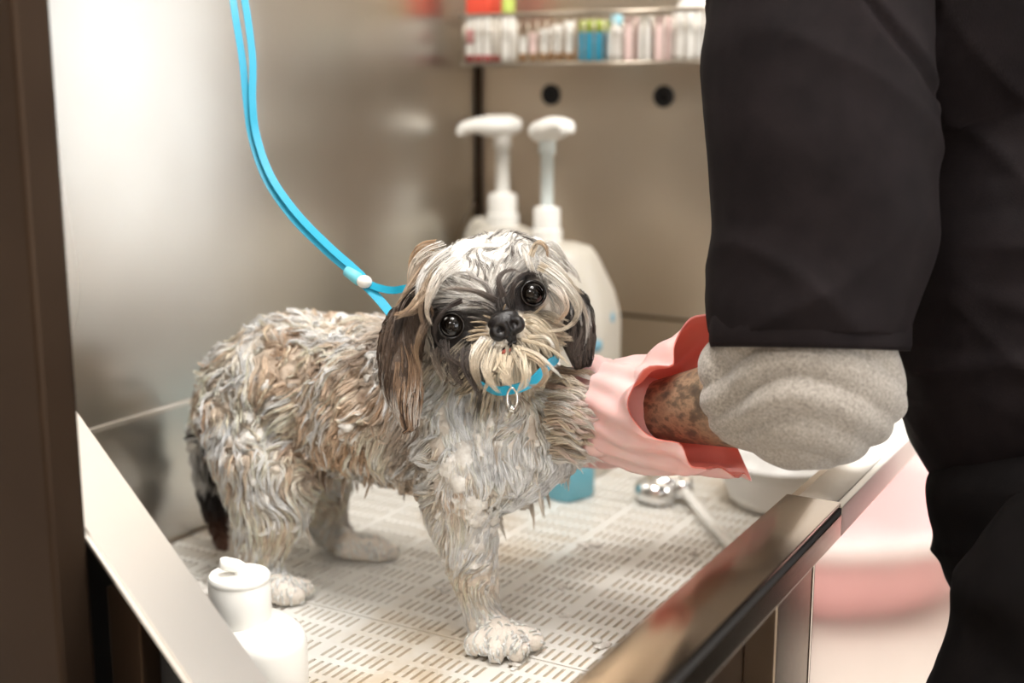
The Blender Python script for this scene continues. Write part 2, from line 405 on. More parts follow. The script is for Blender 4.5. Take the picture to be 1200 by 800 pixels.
tobj('slotted_mat_tile', mat_tile(.725, YS-.0012), 'mat_plastic'); tobj('slotted_mat_tile', mat_tile(YS+.0012, YB-.004), 'mat_plastic')
#@@PROPS
# ------------------------------------------------------------------ pump jugs
def jug(c, hw, hd, h, label, yaw, head_dir, head_len, stem_top, neck_r, blue=False):
    t = thing('pump_jug', (c[0], c[1], MZ), label, 'pump bottle', 'white pump jugs in the tub corner')
    bm = bmesh.new(); n = 48
    def sup(a, w, d, e=.5): ca, sa = math.cos(a), math.sin(a); return (w*math.copysign(abs(ca)**e, ca), d*math.copysign(abs(sa)**e, sa))
    prof = [(0, .96), (.01, 1), (h-.12, 1), (h-.10, .985), (h-.07, .91), (h-.02, .72), (h-.006, .62), (h-.001, .42), (h, .28)]
    R = []
    rz = Matrix.Rotation(yaw, 3, 'Z')
    for z, s in prof:
        R.append([bm.verts.new(V((c[0], c[1], MZ+.001+z))+rz @ V((*sup(2*math.pi*i/n, hw*s, hd*s if s > .5 else hd*s*1.1, .5 if s > .8 else .75), 0))) for i in range(n)])
    for A, B in zip(R, R[1:]):
        for i in range(n): bm.faces.new((A[i], A[(i+1) % n], B[(i+1) % n], B[i]))
    bm.faces.new(R[0][::-1]); bm.faces.new(R[-1]); o = obj('jug_body', bm, 'jug_plastic', t); smooth_by_angle(o, 50)
    # moulded handle at the shoulder
    bm = bmesh.new(); pts = [V((c[0], c[1], MZ+z))+rz @ V((-x*hw, 0, 0)) for x, z in ((.30, h*.96), (.62, h*1.0), (.86, h*.92), (.93, h*.72))]
    tube(bm, catmull(pts, 6), .012, 14); obj('handle', bm, 'jug_plastic', t)
    z0 = MZ+h-.004
    bm = bmesh.new(); r = neck_r
    lathe(bm, [(r*1.12, 0), (r*1.12, .022), (r*.98, .024), (r*.98, .05), (r*.9, .054), (r*.5, .056), (0, .056)], (c[0], c[1], z0), 48); o = obj('screw_collar', bm, 'white_plastic', t); smooth_by_angle(o)
    bm = bmesh.new(); lathe(bm, [(r*.46, .05), (r*.46, stem_top-z0-.03), (r*.6, stem_top-z0-.03), (r*.6, stem_top-z0)], (c[0], c[1], z0), 32); obj('pump_stem', bm, 'white_plastic' if not blue else 'pump_tube', t)
    bm = bmesh.new(); d = V(head_dir).normalized()
    cc = V((c[0], c[1], stem_top+.004)); pts = [cc-d*.03, cc-d*.012, cc+d*.02, cc+d*(head_len*.7), cc+d*head_len+V((0, 0, -.004)), cc+d*(head_len+.003)+V((0, 0, -.014))]
    tube(bm, catmull(pts, 4), interp([.008, .0165, .0165, .012, .009, .007], 4), 20, True, 0, 1.5, V((0, 0, 1)))
    obj('pump_head', bm, 'white_plastic', t); return t
c1 = qy(589, 238, 1.755); c2 = qy(641, 255, 1.62)
jug((c1.x, c1.y), .068, .055, c1.z-MZ-.035+.0, 'white pump jug with a long spout pointing left, nearer the corner', .0, -RT+V((0, 0, -.02)), .062, qy(585, 150, 1.755).z, .023)
jug((c2.x, c2.y), .105, .062, c2.z-MZ-.035, 'white pump jug on the right with a short-looking spout and blue label marks', .06, (RT*.45-FW), .06, qy(640, 156, 1.62).z, .020, True)
tj = [o for o in COL.objects if o.name.startswith('pump_jug')][-1]
# faint blue printed marks
for (px, py, w, h_) in ((718, 372, 13, 26), (700, 405, 16, 20), (676, 402, 10, 14)):
    jb = [q for q in tj.children if q.name.startswith('jug_body')][0]; bvj = BVHTree.FromPolygons([v.co+tj.location for v in jb.data.vertices], [tuple(q.vertices) for q in jb.data.polygons])
    ctr, jn, _, _ = bvj.ray_cast(CAM, ray(px, py).normalized())
    if ctr is None: continue
    bm = bmesh.new(); lathe(bm, [(0, .0006), (w/2/900, .0005), (w/2/900, -.0005)], ctr, 24, jn); obj('label_mark', bm, 'label_blue', tj)
# ------------------------------------------------------------------ wire basket shelf with its contents
YF = YB-.115
sL, sR = qy(540, 17, YF).x, qy(822, 17, YF).x
zt, zb = qy(680, 15, YF).z, qy(680, 74, YF).z
sh = thing('wire_basket_shelf', ((sL+sR)/2, YB-.05, zb), 'grey wire basket shelf mounted on the back wall above two dark holes', 'basket shelf')
def wire(name, paths, r, n=8, **kw):
    bm = bmesh.new()
    for p in paths: tube(bm, p, r, n)
    return obj(name, bm, 'wire', sh, **kw)
def rect(z): return [(sL, YB-.003, z), (sL, YF, z), (sR, YF, z), (sR, YB-.003, z)]
o = wire('top_rail', [catmull([V(a)*.5+V(b)*.5 if 0 else V(a) for a in (rect(zt)[i],)]+[V(rect(zt)[i+1])], 2) for i, a in enumerate(rect(zt)[:3])], .0036)
wire('bottom_rail', [[V(rect(zb)[i]), V(rect(zb)[i+1])] for i in range(3)], .0026)
bmw = []
nw = 25
for k in range(nw): x = sL+(sR-sL)*(k+.5)/nw; bmw.append([V((x, YF, zt)), V((x, YF, zb)), V((x, YB-.004, zb))])
for k in range(6):
    y = YF+(YB-.01-YF)*(k+.5)/6
    for x in (sL, sR): bmw.append([V((x, y, zt)), V((x, y, zb))])
wire('wire_grid', bmw, .0013, 6)
def on_shelf(px, depth=.5): y = YF+(YB-YF)*depth; return qy(px, 74, y).x, y
def zpx(py, y): return qy(650, py, y).z
G = 'bottles and boxes in the wire basket'
def pic(c, w, d, z0, z1, name, label, cat, m1, m2=None, split=.5, rnd=.004, cap=None, group=None):
    t = thing(name, (c[0], c[1], z0), label, cat, group)
    zs = z0+(z1-z0)*split
    bm = bmesh.new(); bx(bm, (c[0]-w/2, c[1]-d/2, z0), (c[0]+w/2, c[1]+d/2, zs), rnd); obj('lower_body' if m2 else 'body', bm, m1, t)
    if m2:
        bm = bmesh.new(); bx(bm, (c[0]-w/2+.0005, c[1]-d/2+.0005, zs-.001), (c[0]+w/2-.0005, c[1]+d/2-.0005, z1), rnd); obj('upper_body', bm, m2, t)
    return t
def newmat(k, c, r=.45): M[k] = mat(k, c, r)
newmat('red_box', (232, 84, 62)); newmat('rose', (214, 150, 150)); newmat('lime', (178, 196, 88)); newmat('teal', (42, 140, 170)); newmat('tan', (176, 140, 104)); newmat('soft_white', (232, 230, 224)); newmat('pale_blue', (150, 205, 220)); newmat('dark_red', (150, 60, 58)); newmat('pale_rose', (232, 205, 200))
zs0 = zb+.003
def z_at(px, py, y): return qy(px, py, y).z
x, y = on_shelf(567, .35)
t = pic((x, y), .044, .04, zs0, z_at(567, -20, y), 'carton', 'red and white carton standing at the corner end of the wire basket', 'box', 'soft_white', 'red_box', .60)
bm = bmesh.new(); bx(bm, (x-.0222, y-.0206, zs0), (x+.0222, y+.018, zs0+.011)); obj('stripe', bm, 'dark_red', t)
bm = bmesh.new(); bx(bm, (x-.021, y-.0206, zs0+.028), (x-.004, y+.018, zs0+.05)); obj('stripe', bm, 'rose', t)
x, y = on_shelf(596, .3); t = thing('small_bottle', (x, y, zs0), 'small white bottle with lime green cap beside the red carton', 'bottle')
bm = bmesh.new(); lathe(bm, [(0, 0), (.0125, .001), (.013, .01), (.013, .06), (.009, .068), (.009, .072)], (x, y, zs0), 24); obj('body', bm, 'soft_white', t)
bm = bmesh.new(); lathe(bm, [(.0098, .07), (.0098, .095), (0, .096)], (x, y, zs0), 24); obj('cap', bm, 'lime', t)
TL = ['white tube lying in the basket next to the lime-capped bottle', 'second small tube in the basket from the lime-capped bottle, with a pink mark', 'third small white tube in the basket from the lime-capped bottle', 'fourth small white tube in the basket from the lime-capped bottle', 'small white tube in the basket leaning nearest the teal packet']
for k in range(5):
    px = 612+k*13.5; x, y = on_shelf(px, .25); top = z_at(px, 43-k*4.5, y)
    t = thing('product_tube', (x, y, zs0), TL[k], 'tube', 'small white tubes in the wire basket')
    bm = bmesh.new(); lathe(bm, [(0, 0), (.0058, 0), (.0062, .012), (.0062, .013)], (x, y, zs0), 20); obj('cap', bm, 'tan', t)
    bm = bmesh.new(); n = 20; R = []
    for q, (r_, z_) in enumerate([(1, zs0+.013), (1, (zs0+top)/2), (.8, top-.004), (.7, top)]):
        R.append([bm.verts.new((x+.0066*(1+.15*q)*math.cos(2*math.pi*i/n)*(1 if r_ == 1 else 1), y+.0066*(1, .8, .3, .08)[q]*math.sin(2*math.pi*i/n), z_)) for i in range(n)])
    for A, B in zip(R, R[1:]):
        for i in range(n): bm.faces.new((A[i], A[(i+1) % n], B[(i+1) % n], B[i]))
    bm.faces.new(R[-1]); obj('tube_body', bm, 'pale_rose' if k == 1 else 'soft_white', t)
x, y = on_shelf(652, .55)
pic((x+.01, y+.01), .075, .035, zs0, z_at(650, 46, y), 'kraft_box', 'tan cardboard box in the basket behind the white tubes', 'box', 'tan')
x, y = on_shelf(696, .28)
pic((x, y), .038, .032, zs0, z_at(696, 24, y), 'packet', 'teal packet with lime green top in the wire basket', 'packet', 'teal', 'lime', .72)
x, y = on_shelf(722, .32); t = thing('small_bottle', (x, y, zs0), 'small white bottle with pale blue cap beside the teal packet', 'bottle')
bm = bmesh.new(); lathe(bm, [(0, 0), (.013, .001), (.0135, .01), (.0135, .042), (.008, .05), (.008, .053)], (x, y, zs0), 24); obj('body', bm, 'soft_white', t)
bm = bmesh.new(); lathe(bm, [(.0088, .052), (.0088, .066), (0, .067)], (x, y, zs0), 24); obj('cap', bm, 'pale_blue', t)
for k, px in enumerate((744, 762, 780)):
    x, y = on_shelf(px, .3)
    t = pic((x, y), .017, .05, zs0, z_at(px, 20, y), 'boxed_product', ['pale box in the basket beside the blue-capped bottle', 'middle one of three pale narrow boxes in the basket', 'pale box in the basket touching the big white bottle'][k], 'box', 'pale_rose' if k % 2 == 0 else 'soft_white', None, 1.0, .002, None, 'pale narrow boxes in the wire basket')
    t.scale = (1, 1, 1)
x, y = on_shelf(812, .45)
t = thing('large_bottle', (x, y, zs0), 'big white bottle with sloping shoulders at the sleeve end of the basket', 'bottle')
bm = bmesh.new(); lathe(bm, [(0, 0), (.032, .001), (.034, .008), (.034, .055), (.030, .07), (.014, .092), (.012, .10)], (x, y, zs0), 36); obj('body', bm, 'soft_white', t)
bm = bmesh.new(); lathe(bm, [(.0135, .099), (.0135, .125), (0, .126)], (x, y, zs0), 30); obj('cap', bm, 'white_plastic', t)
# ------------------------------------------------------------------ squat bottle in front
c = qy(281, 690, .795)
zt_ = qy(281, 676, .795).z
t = thing('soap_bottle', (c.x, c.y, MZ), 'squat white soap bottle with twist cap, standing by the sloping flange', 'bottle')
bz = zt_-.040
bm = bmesh.new(); hgt = bz-MZ
lathe(bm, [(0, .001), (.052, .001), (.056, .006), (.059, .02), (.059, hgt-.016), (.056, hgt-.007), (.048, hgt-.0015), (.030, hgt+.001), (.024, hgt+.003)], (c.x, c.y, MZ), 64, None, 1.06, .78); obj('bottle_body', bm, 'white_plastic', t)
bm = bmesh.new(); lathe(bm, [(.0245, 0), (.0262, .002), (.0268, .012), (.0268, .034), (.0258, .0365), (.0268, .038), (.0268, .041), (.0255, .043), (0, .0432)], (c.x, c.y, bz), 56); o = obj('cap', bm, 'white_plastic', t); smooth_by_angle(o)
bm = bmesh.new(); d = (-RT*.5-FW*.2).normalized(); p0 = V((c.x, c.y, bz+.040))
tube(bm, catmull([p0+RT*.004, p0+V((0, 0, .009)), p0+V((0, 0, .013))+d*.012, p0+V((0, 0, .0135))+d*.016], 5), interp([.008, .006, .006, .0045], 5), 16); obj('spout', bm, 'white_plastic', t)
# ------------------------------------------------------------------ blue bottle, shower head, bowl
c = pl(654, 560, 2, MZ+.02)
t = thing('blue_bottle', (c.x, c.y, MZ), 'translucent blue shampoo bottle standing on the mat behind the dog', 'bottle')
bm = bmesh.new(); rz = Matrix.Rotation(-.35, 3, 'Z')
R = []; n = 40
for z, s in ((0, .95), (.004, 1), (.055, 1), (.075, .86), (.088, .5), (.094, .33)):
    R.append([bm.verts.new(V((c.x, c.y, MZ+.001+z))+rz @ V((.050*s*math.copysign(abs(math.cos(a))**.45, math.cos(a)), .032*s*math.copysign(abs(math.sin(a))**.45, math.sin(a)), 0))) for a in [2*math.pi*i/n for i in range(n)]])
for A, B in zip(R, R[1:]):
    for i in range(n): bm.faces.new((A[i], A[(i+1) % n], B[(i+1) % n], B[i]))
bm.faces.new(R[0][::-1]); bm.faces.new(R[-1]); o = obj('bottle_body', bm, 'blue_liquid', t); smooth_by_angle(o, 50)
bm = bmesh.new(); lathe(bm, [(.014, 0), (.014, .02), (0, .021)], (c.x, c.y, MZ+.094), 28); obj('cap', bm, 'white_plastic', t)
# shower head
c = pl(768, 578, 2, MZ+.012)
t = thing('shower_head', (c.x, c.y, MZ), 'chrome shower head with white hose lying on the mat near the bowl', 'shower head')
bm = bmesh.new(); lathe(bm, [(0, -.012), (.024, -.012), (.027, -.006), (.026, .006), (.016, .016), (0, .018)], (c.x, c.y, MZ+.016), 40, V((.15, 0, 1)).normalized(), 1.1, 1); obj('spray_face', bm, 'chrome', t)
h0 = c+V((0, 0, .010)); e = pl(800, 572, 2, MZ+.02)
bm = bmesh.new(); tube(bm, catmull([h0, h0.lerp(e, .5)+V((0, 0, .006)), e], 6), interp([.014, .012, .011], 6), 20); lathe(bm, [(0, -.012), (.0145, -.012), (.0155, 0), (.0145, .012), (0, .012)], e, 24, RT); obj('valve_body', bm, 'chrome', t)
e2 = pl(856, 640, 2, MZ+.006); e3 = pl(930, 720, 2, MZ+.006)
bm = bmesh.new(); tube(bm, catmull([e, pl(826, 605, 2, MZ+.012), e2, e3+V((-.01, 0, 0))], 8), .0065, 14); obj('hose', bm, 'white_plastic', t)
# bowl
c = pl(915, 590, 2, MZ)
t = thing('plastic_bowl', (c.x, c.y, MZ), 'round white plastic bowl on the mat under the grey rolled sleeve', 'bowl')
bm = bmesh.new(); lathe(bm, [(0, .001), (.060, .001), (.070, .012), (.083, .045), (.087, .062), (.0895, .0625), (.0895, .066), (.085, .0665), (.080, .045), (.066, .014), (0, .006)], (c.x, c.y, MZ), 64); obj('bowl_body', bm, 'bowl', t)
# pink tub on the floor beyond
t = thing('pink_wash_tub', (.42, 3.55, 0), 'large round pink plastic wash tub standing on the pale floor beyond', 'wash tub')
bm = bmesh.new(); lathe(bm, [(0, .01), (.40, .01), (.44, .04), (.50, .22), (.49, .225), (.46, .21), (.41, .05), (0, .03)], (.42, 3.55, 0), 72); obj('tub_wall', bm, 'pink', t)
bm = bmesh.new(); lathe(bm, [(.49, .215), (.53, .215), (.53, .26), (.49, .26), (.49, .215)], (.42, 3.55, 0), 72); obj('rim', bm, 'pink_light', t)
# foam dabs on the mat
bm = bmesh.new()
for px, py, r in ((690, 640, .010), (700, 756, .009), (662, 690, .006), (236, 690, .016), (520, 690, .007), (662, 722, .005), (600, 782, .006), (745, 560, .007), (815, 650, .006)):
    p = pl(px, py, 2, MZ)
    if p.x < XL+.02: p.x = XL+.03
    for k in range(6): ball(bm, p+V((random.uniform(-1, 1)*r, random.uniform(-1, 1)*r, r*.18)), r*random.uniform(.35, .7), (1, 1, .5), 2)
obj('foam', bm, 'foam', None, True, label='dabs of white soap foam scattered over the slotted mat', cat='foam', kind='stuff')
# ------------------------------------------------------------------ the dog
dog = thing('dog', (-.80, 1.09, MZ), 'small wet long-eared dog with beige coat and dark face, lathered in foam', 'dog')
YD = 1.10
def jw(*a): return [(qy(x, y, Y), r) for x, y, Y, r in a]
HO = at(578, 356, 1.195)                       # head frame: a = viewer's right, b = up, c = out of the face; unit 1 = 1/1255 m
roll = math.radians(24.5)
HA = (RT*math.cos(roll)+UP*math.sin(roll)); HB = (UP*math.cos(roll)-RT*math.sin(roll)); HC = HA.cross(HB)
_yaw = Matrix.Rotation(math.radians(7), 3, HB); HA = _yaw @ HA; HC = _yaw @ HC
HS = 1/1255.
def hd(a, b, c=0): return HO+(HA*a+HB*b+HC*c)*HS
HROT = Matrix((HA, HB, HC)).transposed()
bm = bmesh.new()
chain(bm, jw((307, 458, 1.085, .064), (345, 452, 1.09, .080), (400, 466, 1.10, .084), (460, 470, 1.10, .087), (520, 474, 1.10, .093), (580, 486, 1.10, .082), (606, 498, 1.10, .070)))
chain(bm, jw((520, 455, YD, .080), (560, 415, 1.09, .066))+[(hd(-5, 0, -70), .060)])
chain(bm, jw((600, 500, 1.10, .068), (585, 540, 1.08, .052)))
chain(bm, jw((548, 520, 1.06, .056), (545, 570, 1.055, .043), (541, 605, 1.052, .033), (552, 655, 1.048, .0245), (562, 705, 1.046, .0185), (570, 733, 1.044, .0190), (584, 745, 1.042, .0215)), .3)
for x, y, r in ((559, 755, .0125), (581, 762, .0135), (606, 761, .0135), (625, 750, .0120)):
    p = pl(x, y, 2, MZ+.0115); chain(bm, [(pl(584, 742, 2, MZ+.019), .016), (p, r)], .4)
LW = at(716, 470, 1.285)
chain(bm, jw((612, 498, 1.13, .052), (640, 506, 1.15, .040))+[(at(668, 492, 1.33), .031), (LW, .024), (at(735, 462, 1.28), .022)])
chain(bm, jw((300, 478, 1.06, .060), (318, 545, 1.045, .056), (318, 600, 1.03, .038), (305, 640, 1.02, .026), (308, 668, 1.02, .021), (322, 688, 1.02, .020)), .3)
for x, y in ((318, 694), (332, 698), (346, 697), (356, 690)): chain(bm, [(pl(322, 688, 2, MZ+.018), .016), (pl(x, y, 2, MZ+.011), .012)], .4)
chain(bm, jw((350, 520, 1.14, .058), (368, 570, 1.155, .042), (378, 600, 1.165, .028), (388, 622, 1.175, .021), (404, 638, 1.18, .020)), .3)
for x, y in ((430, 645), (443, 648), (456, 646), (440, 637)): chain(bm, [(pl(408, 640, 2, MZ+.016), .017), (pl(x, y, 2, MZ+.011), .012)], .4)
chain(bm, jw((262, 470, 1.10, .026), (243, 505, 1.11, .018), (243, 560, 1.12, .015), (256, 612, 1.12, .013), (266, 650, 1.11, .011)), .3)
# skull, cheeks, brow, muzzle
for a, b, c, r in ((0, 16, -50, 63), (-30, 15, -55, 58), (30, 20, -55, 56), (0, 30, -58, 52), (-44, -25, -45, 40), (42, -22, -45, 38), (0, -30, -30, 42), (0, -36, -10, 30), (0, -38, 4, 23),
                   (-17, -50, -2, 22), (17, -48, -2, 22), (-6, -68, -12, 24), (0, -2, -12, 24), (-30, 18, -16, 18), (26, 16, -16, 18), (0, 0, -30, 42), (-60, 20, -70, 40), (60, 22, -72, 36)):
    ball(bm, hd(a, b, c), r*HS, sub=3)
body = remesh(bm, .0030, 7)
co = co_of(body); no = no_of(body)
hl = np.stack([(co-np.array(HO))@np.array(q)/HS for q in (HA, HB, HC)], 1)       # head coordinates of every vertex
def pxy(p):
    d = p-np.array(CAM); z = d@np.array(FW); return np.stack([600+FPX*(d@np.array(RT))/z, 400-FPX*(d@np.array(UP))/z], 1)
def headmask(c):
    h = np.stack([(c-np.array(HO))@np.array(q)/HS for q in (HA, HB, HC)], 1)
    d = np.sqrt((h[:, 0]/95)**2+((h[:, 1]-5)/92)**2+((h[:, 2]+45)/95)**2); return 1-sstep(.85, 1.1, d), h
hm, _ = headmask(co)
low = sstep(.86, .93, co[:, 2])
# eye sockets
EYES = [(-54, -3), (48, -8)]
n1 = fbm(co, 38, 3, 3); rid = 1-np.abs(fbm(co+.02*vnoise3(co, 25, 9), 55, 8, 3))*2
amp = (1-hm)*(.0035+.0075*sstep(.95, 1.0, co[:, 2]))*low
foamc = hm*sstep(15, 55, hl[:, 1]); disp = amp*(n1+.6*rid-.3)+foamc*.0055*(fbm(co, 60, 5, 3)+.3)
sc_ = pxy(co)
for gx0, gy0, gx1, gy1 in ((566, 738, 570, 772), (592, 738, 594, 775), (614, 738, 617, 770)):
    t_ = np.clip((sc_[:, 1]-gy0)/(gy1-gy0), 0, 1); dd_ = np.abs(sc_[:, 0]-(gx0+(gx1-gx0)*t_)); disp -= .0055*np.exp(-(dd_/3.0)**2)*sstep(gy0, gy0+14, sc_[:, 1])*(sc_[:, 0] > 500)
co = co+no*disp[:, None]
set_co(body, co); no = no_of(body)
WHITE, CREAM, BEIGE, TAN, BROWN, GREY, BLACK = L3((236, 233, 227)), L3((216, 205, 190)), L3((186, 166, 144)), L3((168, 139, 112)), L3((110, 80, 58)), L3((96, 87, 82)), L3((34, 29, 28))
PINKS = L3((200, 160, 148))
def base_colour(c, rng, jit=.0):
    """pigment and lather colours of the coat by place on the animal"""
    hm, h = headmask(c); n = len(c); X, Z = c[:, 0], c[:, 2]; s = pxy(c)
    f1 = fbm(c, 22, 40, 3); f2 = fbm(c, 60, 50, 2); r = .5+(rng.random(n)-.5)*.55 if jit else np.full(n, .5)
    def mix(a, b, t): return a*(1-t[:, None])+b*t[:, None]
    one = np.ones(n)[:, None]
    col = mix(one*TAN, one*CREAM, np.clip(.60+.75*f1+.9*(r-.5)*jit, 0, 1))
    col = mix(col, one*BROWN, sstep(.15, .55, f2+.6*(r-.5)*jit)*.55)
    col = mix(col, one*WHITE, sstep(.25, .6, fbm(c, 30, 91, 3)+.5*(r-.5)*jit)*.8)
    # grey saddle at the shoulder and behind the ear
    g = np.exp(-(((s[:, 0]-462)/42)**2+((s[:, 1]-420)/55)**2))+.8*np.exp(-(((s[:, 0]-478)/26)**2+((s[:, 1]-530)/45)**2))
    col = mix(col, one*GREY, np.clip(g*.95*(.55+.6*r), 0, 1))
    # chest and foreleg creamy
    ch = sstep(482, 520, s[:, 0])*(1-hm)
    cc = mix(one*L3((206, 192, 174)), one*L3((242, 236, 227)), np.clip(.55+.9*f1+.5*(r-.5)*jit, 0, 1)); cc = mix(cc, one*TAN, sstep(.2, .5, f2)*.35)
    col = mix(col, cc, ch)
    leg = sstep(.99, .94, Z); cl = mix(one*L3((196, 178, 158)), one*L3((228, 218, 206)), np.clip(.5+.8*f1+.5*(r-.5)*jit, 0, 1))
    col = mix(col, cl, leg*.85)
    el = np.exp(-(((s[:, 0]-528)/26)**2+((s[:, 1]-580)/38)**2)); col = mix(col, one*L3((140, 112, 88)), np.clip(el, 0, 1)*.7)
    pw = sstep(.895, .875, Z); col = mix(col, one*L3((232, 224, 214)), pw*.8)
    tl = ((s[:, 0] < 268) & (s[:, 1] > 500) & (X < -1.0)).astype(float)*(Z > .84); col = mix(col, mix(one*BLACK, one*L3((92, 58, 42)), sstep(590, 640, s[:, 1])), tl)
    # head
    a, b = h[:, 0], h[:, 1]
    hc = mix(one*L3((222, 216, 208)), one*WHITE, np.clip(.6+.8*f1, 0, 1)); hc = mix(hc, one*GREY, sstep(.1, .5, fbm(c, 75, 60, 2)+.5*(r-.5)*jit)*.75*sstep(70, 20, b))
    side = sstep(-66, -88, a); hc = mix(hc, one*L3((206, 184, 158)), side*.4)
    dark = sstep(17, 3, b+.16*np.abs(a)+14*f2)*sstep(-75, -52, a)*sstep(70, 50, a)
    hc = mix(hc, one*L3((52, 46, 44)), dark*.93)
    for ea, eb in EYES:
        d = np.sqrt(((a-ea)/34)**2+((b-eb+4)/36)**2); hc = mix(hc, one*BLACK, sstep(1.15, .75, d))
    mz = sstep(1.12, .85, np.sqrt((a/46)**2+((b+58)/40)**2)); hc = mix(hc, mix(one*L3((214, 196, 170)), one*L3((236, 228, 214)), np.clip(.5+f1+.8*(r-.5)*jit, 0, 1)), mz)
    nb = sstep(1.1, .7, np.sqrt((a/11)**2+((b+45)/11)**2)); hc = mix(hc, one*BLACK, nb*.9)
    ck = sstep(40, 60, a)*sstep(12, -4, b)*sstep(-60, -40, b); hc = mix(hc, one*L3((226, 218, 206)), ck*.9)
    lk_ = sstep(-42, -58, a)*sstep(-22, -40, b); hc = mix(hc, one*L3((92, 82, 76)), lk_*.8)
    return mix(col, hc, hm)
set_col(body, np.clip(base_colour(co, RNG)*1.0, 0, 1))
bobj = meobj('body', body.copy(), 'hide', dog)
BV = BVHTree.FromPolygons([V(c) for c in co], [tuple(p.vertices) for p in body.polygons])
# ---- locks of wet fur
def sample(me, n, dens, rng):
    nv = len(me.polygons); me.calc_loop_triangles(); T = np.empty(len(me.loop_triangles)*3, int); me.loop_triangles.foreach_get('vertices', T); T = T.reshape(-1, 3)
    A = co_of(me)[T]; ar = np.linalg.norm(np.cross(A[:, 1]-A[:, 0], A[:, 2]-A[:, 0]), axis=1)*dens(A.mean(1), T)
    k = rng.choice(len(T), n, p=ar/ar.sum()); u = rng.random((n, 2)); fl = u.sum(1) > 1; u[fl] = 1-u[fl]
    P = A[k, 0]+(A[k, 1]-A[k, 0])*u[:, :1]+(A[k, 2]-A[k, 0])*u[:, 1:]
    N = no_of(me)[T[k]].mean(1); return P, N/np.linalg.norm(N, axis=1, keepdims=True)
def grow(P, N, flow, length, K, h0, h1, cling, grav=0.0, swirl=0.0, sscale=30, seed=0, lift=.35, bv=None):
    """centrelines following the skin; returns (L,K,3)"""
    bv = bv or BV; n = len(P); C = np.zeros((n, K, 3)); C[:, 0] = P; cur = P.copy(); nor = N.copy(); step = (length/(K-1))[:, None]
    for k in range(1, K):
        t = k/(K-1); d = flow(cur, nor)+vnoise3(cur, sscale, seed)*swirl+np.array([0, 0, -grav])*t
        d = d-nor*np.sum(d*nor, 1, keepdims=True)*(.85 if cling > .3 else 0)
        d /= np.linalg.norm(d, axis=1, keepdims=True)+1e-9
        if k == 1: d = d+nor*lift
        cur = cur+d*step
        h = h0+(h1-h0)*t
        for i in range(n):
            q, nn, _, _ = bv.find_nearest(V(cur[i]))
            if q is None: continue
            q = np.array(q); nn = np.array(nn); s = float((cur[i]-q)@nn); nor[i] = nn
            hh = h[i] if hasattr(h, '__len__') else h
            if s < hh: cur[i] = q+nn*hh
            else: cur[i] = cur[i]*(1-cling)+(q+nn*hh)*cling
        C[:, k] = cur
    return C
def strands(C, S, r0, r1, rad, c0, c1, rng, wave=.0006, jcol=.12, prof=.8, tipvar=.25, sides=3):
    """C (L,K,3) -> mesh arrays; c0,c1 (L,3) root and tip colours"""
    Lk, K = C.shape[:2]; t = np.linspace(0, 1, K)
    T = np.gradient(C, axis=1); T /= np.linalg.norm(T, axis=2, keepdims=True)+1e-9
    ref = rng.normal(size=(Lk, 1, 3)); ref = np.repeat(ref, K, 1); Nn = np.cross(T, ref); Nn /= np.linalg.norm(Nn, axis=2, keepdims=True)+1e-9; Bn = np.cross(T, Nn)
    ang = rng.random((Lk, S))*2*np.pi; rr = np.sqrt(rng.random((Lk, S)))
    R = np.broadcast_to(np.asarray(r0), (Lk,))[:, None]*(1-t**prof)+r1*t**prof
    off = (Nn[:, None]*np.cos(ang)[..., None, None]+Bn[:, None]*np.sin(ang)[..., None, None])*(rr[..., None]*R[:, None])[..., None]
    ph = rng.random((Lk, S, 1))*6.28; fr = rng.uniform(4, 9, (Lk, S, 1))
    wv = (Nn[:, None]*np.sin(ph+fr*t)[..., None]+Bn[:, None]*np.cos(ph*1.7+fr*t)[..., None])*wave
    # individual lengths
    ln = 1-rng.random((Lk, S))*tipvar
    tt = t[None, None]*ln[..., None]*(K-1); i0 = np.clip(np.floor(tt).astype(int), 0, K-2); w = (tt-i0)[..., None]
    li = np.arange(Lk)[:, None, None]
    P = C[li, i0]*(1-w)+C[li, i0+1]*w+off+wv*t[None, None, :, None]
    rd = rad*(1-.85*t**2.2); rd = np.broadcast_to(rd, (Lk, S, K))*rng.uniform(.7, 1.3, (Lk, S, 1))
    P = P.reshape(-1, K, 3); rd = rd.reshape(-1, K); n = len(P)
    TT = np.gradient(P, axis=1); TT /= np.linalg.norm(TT, axis=2, keepdims=True)+1e-9
    rf = np.array([.31, .55, .77]); Na = np.cross(TT, rf); Na /= np.linalg.norm(Na, axis=2, keepdims=True)+1e-9; Nb = np.cross(TT, Na)
    vs = np.stack([P+(Na*math.cos(2*math.pi*s/sides)+Nb*math.sin(2*math.pi*s/sides))*rd[..., None] for s in range(sides)], 2)   # n,K,sides,3
    jc = 1+rng.normal(size=(Lk, S, 1, 1))*jcol
    cc = (c0[:, None, None]*(1-t[:, None])+c1[:, None, None]*t[:, None])*jc
    cc = np.clip(cc, .002, .95).reshape(n, K, 1, 3).repeat(sides, 2)
    return vs.reshape(-1, 3), cc.reshape(-1, 3), n, K
